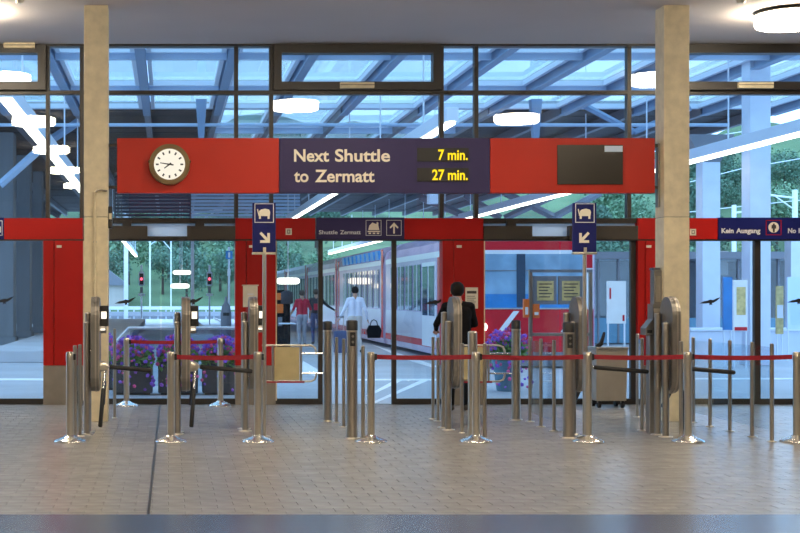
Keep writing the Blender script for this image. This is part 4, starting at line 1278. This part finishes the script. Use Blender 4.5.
# ------------------------------------------------------------------ information stand behind the right front
Yi = 23.2
t = thing('information_stand', 'grey information stand with two yellow timetable panels', 'information stand', (0, Yi, 0))
def ib(name, x0, x1, yt, yb, m, p, d0, d1, ch=0.0):
    return MB().box(PX(x0, Yi), PX(x1, Yi), d0, d1, PZ(yb, Yi), PZ(yt, Yi), ch).build(name, m, p)
for x in (530.5, 590.5): ib('post', x - 1.6, x + 1.6, 270, VY + F * EYE / Yi, 'steel_dark', t, -.03, .03)
ib('top_rail', 529, 592, 269.5, 272.5, 'grey_box', t, -.035, .035)
for a, b in ((533, 556), (558, 582)):
    p = ib('display_case', a, b, 276, 304.5, 'grey_box', t, -.05, .03, .006)
    q = ib('timetable', a + 3.2, b - 3.2, 281, 300.5, 'poster_yellow', p, -.054, -.048)
    for k in range(5):
        ib('print_line', a + 5, b - 5 - (k % 3) * 2, 283.5 + k * 3.2, 284.6 + k * 3.2, 'print_dark', q, -.056, -.0538)
for x0, x1, y0, y1 in ((523, 528.5, 299, 317.5), (532.2, 538.8, 304, 318)):
    o = ib('leaflet_box', x0, x1, y0, y1, 'orange', t, -.06, .02, .006)
    ib('leaflet', x0 + 1.3, x1 - 1.3, y0 + 8, y1 - 3, 'white_paint', o, -.064, -.058)
ib('lower_shelf', 532, 589, 333, 336, 'steel_dark', t, -.03, .12)

# white boards and posters beyond the right front
def board(name, x0, x1, yt, yb, Y, label, cat, m='white_paint', bits=(), legs=True):
    t = thing(name, label, cat, (0, Y, 0))
    def bb(n_, a, b, c, d, mm, d0, d1): return MB().box(PX(a, Y), PX(b, Y), d0, d1, PZ(d, Y), PZ(c, Y)).build(n_, mm, t)
    bb('panel', x0, x1, yt, yb, m, -.03, .03)
    for q in bits: bb(q[0], *q[1:5], q[5], -.035, -.0295)
    if legs:
        for x in (x0 + 1, x1 - 1): bb('leg', x - .6, x + .6, yb, VY + F * EYE / Y, 'white_steel', -.02, .02)
    return t
board('poster_board', 607, 625.5, 281, 323.5, 28, 'white poster board with red print behind the right glass front', 'poster board', 'white_paint', (('red_mark', 609, 610.6, 288, 299, 'train_red'), ('red_mark', 622, 624, 315, 321, 'train_red')))
board('poster_board', 733, 747, 280, 331, 29.5, 'white poster board with green print left of the wide white column', 'poster board', 'white_paint', (('green_print', 736, 745, 287, 315, 'poster_yellow'), ('red_band', 734, 746.5, 327, 330.5, 'train_red')))
board('blue_panel', 723, 732, 277, 330, 30.5, 'narrow blue panel beside the green-printed poster board', 'panel', 'train_blue')
board('poster_board', 787, 812, 277, 329, 33, 'pale poster board at the right edge', 'poster board', 'panel_sky', (('strip', 790, 800, 300, 325, 'slat_light'),))
board('leaning_sign', 776, 783, 286, 334, 33.5, 'yellow and white upright sign right of the wide white column', 'sign', 'poster_yellow', (('white_band', 776.5, 782.5, 305, 318, 'white_paint'),))
board('wall_poster', 12.5, 16, 258, 287, 52, 'lit narrow poster between the first two pillars at the far left', 'poster', 'white_paint', (('red_print', 13, 15.5, 268, 273, 'train_red'),))
board('wall_poster', 29.8, 32, 268, 288, 60, 'lit narrow poster between second and third pillar at the far left', 'poster', 'white_paint', (('blue_print', 30, 31.8, 278, 283, 'train_blue'),))
# low white wall / bench line
t = thing('low_wall', 'low white wall behind the glass doors at the right', 'wall', (0, 34, 0))
MB().box(PX(690, 34), PX(860, 34), 0, .35, 0, PZ(331, 34), .01).build('base', 'col_paint', t)
MB().box(PX(690, 34), PX(860, 34), -.05, .42, PZ(331, 34), PZ(328, 34), .01).build('coping', 'white_steel', t)
# kiosk behind
Yk = 44
t = thing('glass_kiosk', 'glazed kiosk with dark roof seen through the right doors', 'kiosk', (0, Yk, 0))
def kb(n_, a, b, c, d, m, d0, d1): return MB().box(PX(a, Yk), PX(b, Yk), d0, d1, PZ(d, Yk), PZ(c, Yk)).build(n_, m, t)
kb('roof', 575, 800, 252, 259, 'grey_box', -.3, 3)
for a in range(578, 800, 20):
    kb('mullion', a - 1, a + 1, 259, 343, 'grey_box', -.05, .05)
    if a < 780: kb('glass_panel', a + 1, a + 19, 259, 318, 'glass', -.01, .01); kb('sill_panel', a + 1, a + 19, 318, 343, 'planter_teal', -.03, .03)
kb('back_wall', 578, 798, 259, 343, 'col_conc', 2.8, 2.9)
for a in (577, 798): kb('side_wall', a, a + 2, 259, 343, 'col_conc', .05, 2.9)
kb('ceiling_board', 578, 798, 258.9, 260, 'grey_box', .05, 2.85)
kb('lit_menu', 728, 741, 250, 275, 'house', 1.0, 1.1)
# orange ticket machine and signal post near the people
Yo = 40
t = thing('ticket_machine', 'orange and black ticket machine behind the left leaf of the open doors', 'ticket machine', (0, Yo, 0))
def ob(n_, a, b, c, d, m, d0, d1): return MB().box(PX(a, Yo), PX(b, Yo), d0, d1, PZ(d, Yo), PZ(c, Yo), .01).build(n_, m, t)
ob('cabinet', 275.5, 283.5, 290, 349, 'cloth_black', -.25, .25)
ob('upper_sign', 276, 282.5, 293, 300, 'orange', -.27, -.25)
ob('screen', 276, 282.5, 304, 313, 'orange', -.27, -.25)
ob('keypad', 277, 281.5, 317, 326, 'grey_box', -.27, -.25)
t = thing('waste_post', 'dark post bin left of the person in the red shirt', 'bin', (PX(287, Yo - 1.2), Yo - 1.2, 0))
MB().cyl((0, 0), 0.09, 0, 1.3, 14).build('post', 'cloth_black', t)
MB().lathe((0, 0, 0), [(.10, 1.3), (.17, 1.32), (.17, 1.62), (.05, 1.68)], 16).build('head', 'cloth_dark', t)
MB().box(-.22, .22, -.12, .12, .74, .78, .01).build('ring', 'white_steel', t)

# ------------------------------------------------------------------ left tracks: signals, masts, road, rail
def signal(x, Y, label):
    t = thing('rail_signal', label, 'signal', (PX(x, Y), Y, 0)); k = Y / F
    MB().cyl((0, 0), 0.8 * k, -0.3, PZ(292, Y), 10).build('mast', 'white_steel', t)
    h = MB().box(-2.9 * k, 2.9 * k, -.05, .05, PZ(286, Y), PZ(271.5, Y), 0.10).build('head', 'white_steel', t)
    MB().box(-1.9 * k, 1.9 * k, -.08, -.05, PZ(284.5, Y), PZ(273.5, Y)).build('face', 'black', h)
    MB().prism([(1.5 * k * math.cos(a * PI / 8), PZ(279, Y) + 1.5 * k * math.sin(a * PI / 8)) for a in range(16)], 'y', -.11, -.08).build('red_lamp', 'signal_red', h)
    MB().box(-1.4 * k, 1.4 * k, -.06, .06, PZ(293, Y), PZ(287, Y)).build('lower_box', 'grey_box', t)
    MB().box(-3.2 * k, 3.2 * k, -.06, .06, PZ(296, Y), PZ(293.5, Y)).build('number_plate', 'white_steel', t)
    MB().box(-1 * k, 1 * k, -.05, .05, PZ(271.5, Y), PZ(265, Y)).build('top_plate', 'white_steel', t)
signal(141.5, 85, 'red lit rail signal nearest the left concrete column')
signal(209.5, 85, 'red lit rail signal nearest the red pillar')
def cat_mast(x, Y, yt, w, label, arm=0):
    t = thing('overhead_mast', label, 'mast', (PX(x, Y), Y, 0)); k = Y / F
    MB().box(-w * k, w * k, -.15, .15, -.3, PZ(yt, Y)).build('mast', 'white_steel', t)
    if arm:
        MB().tube([(0, 0, PZ(yt + 8, Y)), (arm * k, 0, PZ(yt + 5, Y))], .06, 8).build('arm', 'white_steel', t)
        MB().tube([(0, 0, PZ(yt + 20, Y)), (arm * .8 * k, 0, PZ(yt + 6, Y))], .04, 8).build('stay', 'white_steel', t)
cat_mast(126, 100, 205, 2.1, 'pale steel overhead line mast beside the left red signal', -18)
cat_mast(192.5, 80, 205, 1.6, 'pale steel overhead line mast beside the right red signal', 30)
cat_mast(150, 112, 225, .8, 'distant slim overhead line mast between the two signals', 24)
cat_mast(171, 114.5, 230, .7, 'most distant slim overhead line mast between the two signals', -15)
cat_mast(734, 90, 205, 1.4, 'overhead line mast left of the wide white column', 20)
cat_mast(795, 90, 190, 1.8, 'overhead line mast at the right edge over the hillside', -25)
for y0, y1, x0, x1 in ((132, 122, 690, 850), (214, 199, 690, 850), (176, 160, 690, 850)):
    pass
wr_ = thing('overhead_wire', 'thin overhead wires crossing the hillside at the right', 'wire', (0, 95, 0))
for ya_, yb2 in ((140, 118), (182, 150), (212, 195)):
    MB().tube([(PX(690, 95), 0, PZ(ya_, 95)), (PX(740, 95), 0, PZ((ya_ + yb2) / 2 + 3, 95)), (PX(850, 95), 0, PZ(yb2, 95))], 0.03, 6).build('wire', 'white_steel', wr_)
t = thing('platform_number_sign', 'blue platform number sign hanging on a pole near the red pillar', 'sign', (PX(229, 50), 50, 0))
k = 50 / F
MB().cyl((0, 0), .04, 0, PZ(247, 50), 10).build('pole', 'white_steel', t)
MB().box(-3.4 * k, 3.4 * k, -.09, -.04, PZ(259, 50), PZ(251, 50), .008).build('plate', 'train_blue', t)
text_mesh('numeral', '1', -0.035, 0.035, PZ(255, 50), 5 * k, -.0905, 'white_print', t, .02)
MB().box(-1.5 * k, 1.5 * k, -.10, .10, PZ(276, 50), PZ(269, 50), .02).build('lamp_box', 'white_steel', t)
t = thing('litter_bin', 'dark litter bin standing on the platform below the blue number sign', 'bin', (PX(226, 44), 44, 0)); k = 44 / F
MB().lathe((0, 0, 0), [(.14, 0), (.16, .02), (.17, .95), (.13, 1.2), (.06, 1.32), (.03, 1.5)], 18).build('body', 'grey_box', t)
MB().box(-.1, .1, -.18, -.15, .9, 1.0).build('slot', 'black', t)

road = struct(empty('road_viaduct', (0, 105, 0)), 'curved road embankment with guard rail beyond the tracks')
pts = [(-40, 20, 0), (-12, 4, 0), (0, 0, 0), (6, -1, 0), (12, 2, 0), (30, 14, 0)]
MB().box(-60, 40, 0, 8, -.5, PZ(316, 105)+.0 if PZ(316, 105) > -.4 else 0.1).build('embankment', 'road', road)
for z0, z1, m in ((0.25, 0.60, 'road'), (0.75, 1.0, 'white_steel')):
    MB().box(-60, 40, -.12, 0, z0 - .3, z1 - .3).build('guard_rail', m, road)
for i in range(40):
    MB().box(-8 + i * .6, -7.9 + i * .6, -.05, 0, -.3, .7).build('rail_post', 'white_steel', road)
for x, lab in ((-3.5, 'left'), (4.2, 'right')):
    for dx in (-.72, .72):
        o = MB().box(x + dx - .04, x + dx + .04, 60, 104, -.25, -.12).build('rail', 'steel_dark')
        tag(o, 'steel rail of the %s track beyond the platform, %s rail' % (lab, 'left' if dx < 0 else 'right'), 'rail')
# low raised platform edges
o = MB().box(-4.2, -1.2, 32, 74.5, 0, 0.28, .02).build('raised_platform', 'platform_grey'); tag(o, 'raised grey platform left of the two red signals', 'platform')
o = MB().box(0.3, 1.5, 46, 78, 0, 0.25, .02).build('raised_platform', 'platform_grey'); tag(o, 'narrow raised grey platform left of the blue number sign', 'platform')

# ------------------------------------------------------------------ hillside, house and trees
nx, ny = 60, 26
vs = []; fs = []
rnd = random.Random(3)
def hill(x, y):
    u = max(0, (y - 118) / 200.0)
    return -0.3 + 38 * u + 1.2 * math.sin(x * .05 + y * .02) * u * 3 + 2.5 * math.sin(x * .17 + 1.3) * math.cos(y * .11) * min(1, u * 6)
for j in range(ny):
    for i in range(nx):
        x = -140 + 340 * i / (nx - 1); y = 116 + 200 * j / (ny - 1)
        vs.append((x, y, hill(x, y) + rnd.uniform(-.3, .3)))
for j in range(ny - 1):
    for i in range(nx - 1):
        a = j * nx + i; fs.append((a, a + 1, a + nx + 1, a + nx))
struct(MB().add(vs, fs, True).build('hillside', 'grass'), 'green wooded hillside behind the station')
def tree_mesh(seed, m, r, h, cone=False):
    rn = random.Random(seed)
    mb = MB()
    lob = []
    if cone:
        for k in range(9):
            z = h * (.18 + .8 * k / 9); rr = r * (1 - .9 * k / 9)
            for q in range(6): a = rn.uniform(0, 6.28); lob.append((Vector((math.cos(a) * rr * .55, math.sin(a) * rr * .55, z)), rr * .5 + .2))
    else:
        for k in range(16):
            a = rn.uniform(0, 6.28); q = rn.random() ** .5 * r * .75
            lob.append((Vector((math.cos(a) * q, math.sin(a) * q, h * rn.uniform(.35, .85))), r * rn.uniform(.3, .5)))
    for c, lr in lob:
        for k in range(110):
            d = Vector((rn.gauss(0, 1), rn.gauss(0, 1), rn.gauss(0, 1))).normalized()
            p = c + d * lr * rn.uniform(.75, 1.05)
            u = (d + Vector((rn.gauss(0, .6), rn.gauss(0, .6), rn.gauss(0, .6)))).normalized(); v = u.orthogonal().normalized(); w = u.cross(v)
            s_ = rn.uniform(.13, .26)
            mb.add([p + v * s_, p + w * s_ * .7, p - v * s_, p - w * s_ * .7], [(0, 1, 2, 3)])
    cr = mb.mesh('crown', m)
    tk = MB().tube([(0, 0, -.5), (0, 0, h * .5), (.1, 0, h * .8)], [.22, .15, .05], 8).mesh('trunk', 'bark')
    return cr, tk
kinds = [tree_mesh(1, 'leaf_a', 3.2, 9, True), tree_mesh(2, 'leaf_b', 3.4, 7.5), tree_mesh(3, 'leaf_c', 2.8, 6), tree_mesh(4, 'leaf_a', 3.6, 8)]
desc = ['dark spruce', 'full mid green tree', 'yellowish green bush', 'dark broad tree']
where_l = ['left of the left signal', 'between the two red signals', 'by the right red signal', 'behind the train', 'right of the wide white column', 'between the white columns']
rt = random.Random(11)
spots = []
for row in range(5000):
    Y = 120 + 150 * rt.random() ** 1.7
    lo, hi = rt.choice(((107, 240),) * 8 + ((275, 325), (600, 645)) + ((688, 815),) * 8)
    x = rt.uniform(lo, hi)
    kd = rt.choice((0, 1, 2, 3)) if Y < 135 else rt.choice((0, 1, 3))
    s_ = rt.uniform(.5, 1.0) * (1 + (Y - 120) / 120)
    X = PX(x, Y); r = 3.3 * s_
    if hill(X, Y) + 9.5 * s_ > EYE + 0.118 * Y: continue
    if len(spots) < 84 and math.hypot(X - PX(106, 121), Y - 122.5) > r * 1.1 + 2.6 and all(math.hypot(X - q[4], Y - q[1]) > (r + q[5]) * 1.14 for q in spots): spots.append((x, Y, kd, s_, X, r))
for i, (x, Y, kd, s_, X_, r_) in enumerate(spots):
    X = PX(x, Y)
    t = thing('tree', '', 'tree', (X, Y, hill(X, Y) - .2), i * 1.7, 'trees on the hillside')
    t.scale = (s_, s_, s_ * (1 + .1 * math.sin(i * 2.3)))
    for me, nm in zip(kinds[kd], ('crown', 'trunk')):
        o = bpy.data.objects.new(nm, me); COL.objects.link(o); o.parent = t
    wl = 0 if x < 141 else 1 if x < 205 else 2 if x < 260 else 3 if x < 660 else 5 if x < 757 else 4
    t['label'] = '%s on the hillside %s' % (desc[kd], where_l[wl])
Yh = 121
X = PX(106, Yh)
t = thing('hillside_meadow_barn', 'small grey barn on the meadow behind the left concrete column', 'barn', (X, Yh, hill(X, Yh) - .5))
MB().box(-1.6, 1.6, 0, 3, 0, 2.6).build('wall', 'house', t)
MB().prism([(-2, 2.5), (2, 2.5), (0, 4)], 'y', -.4, 3.4).build('roof', 'grey_box', t)
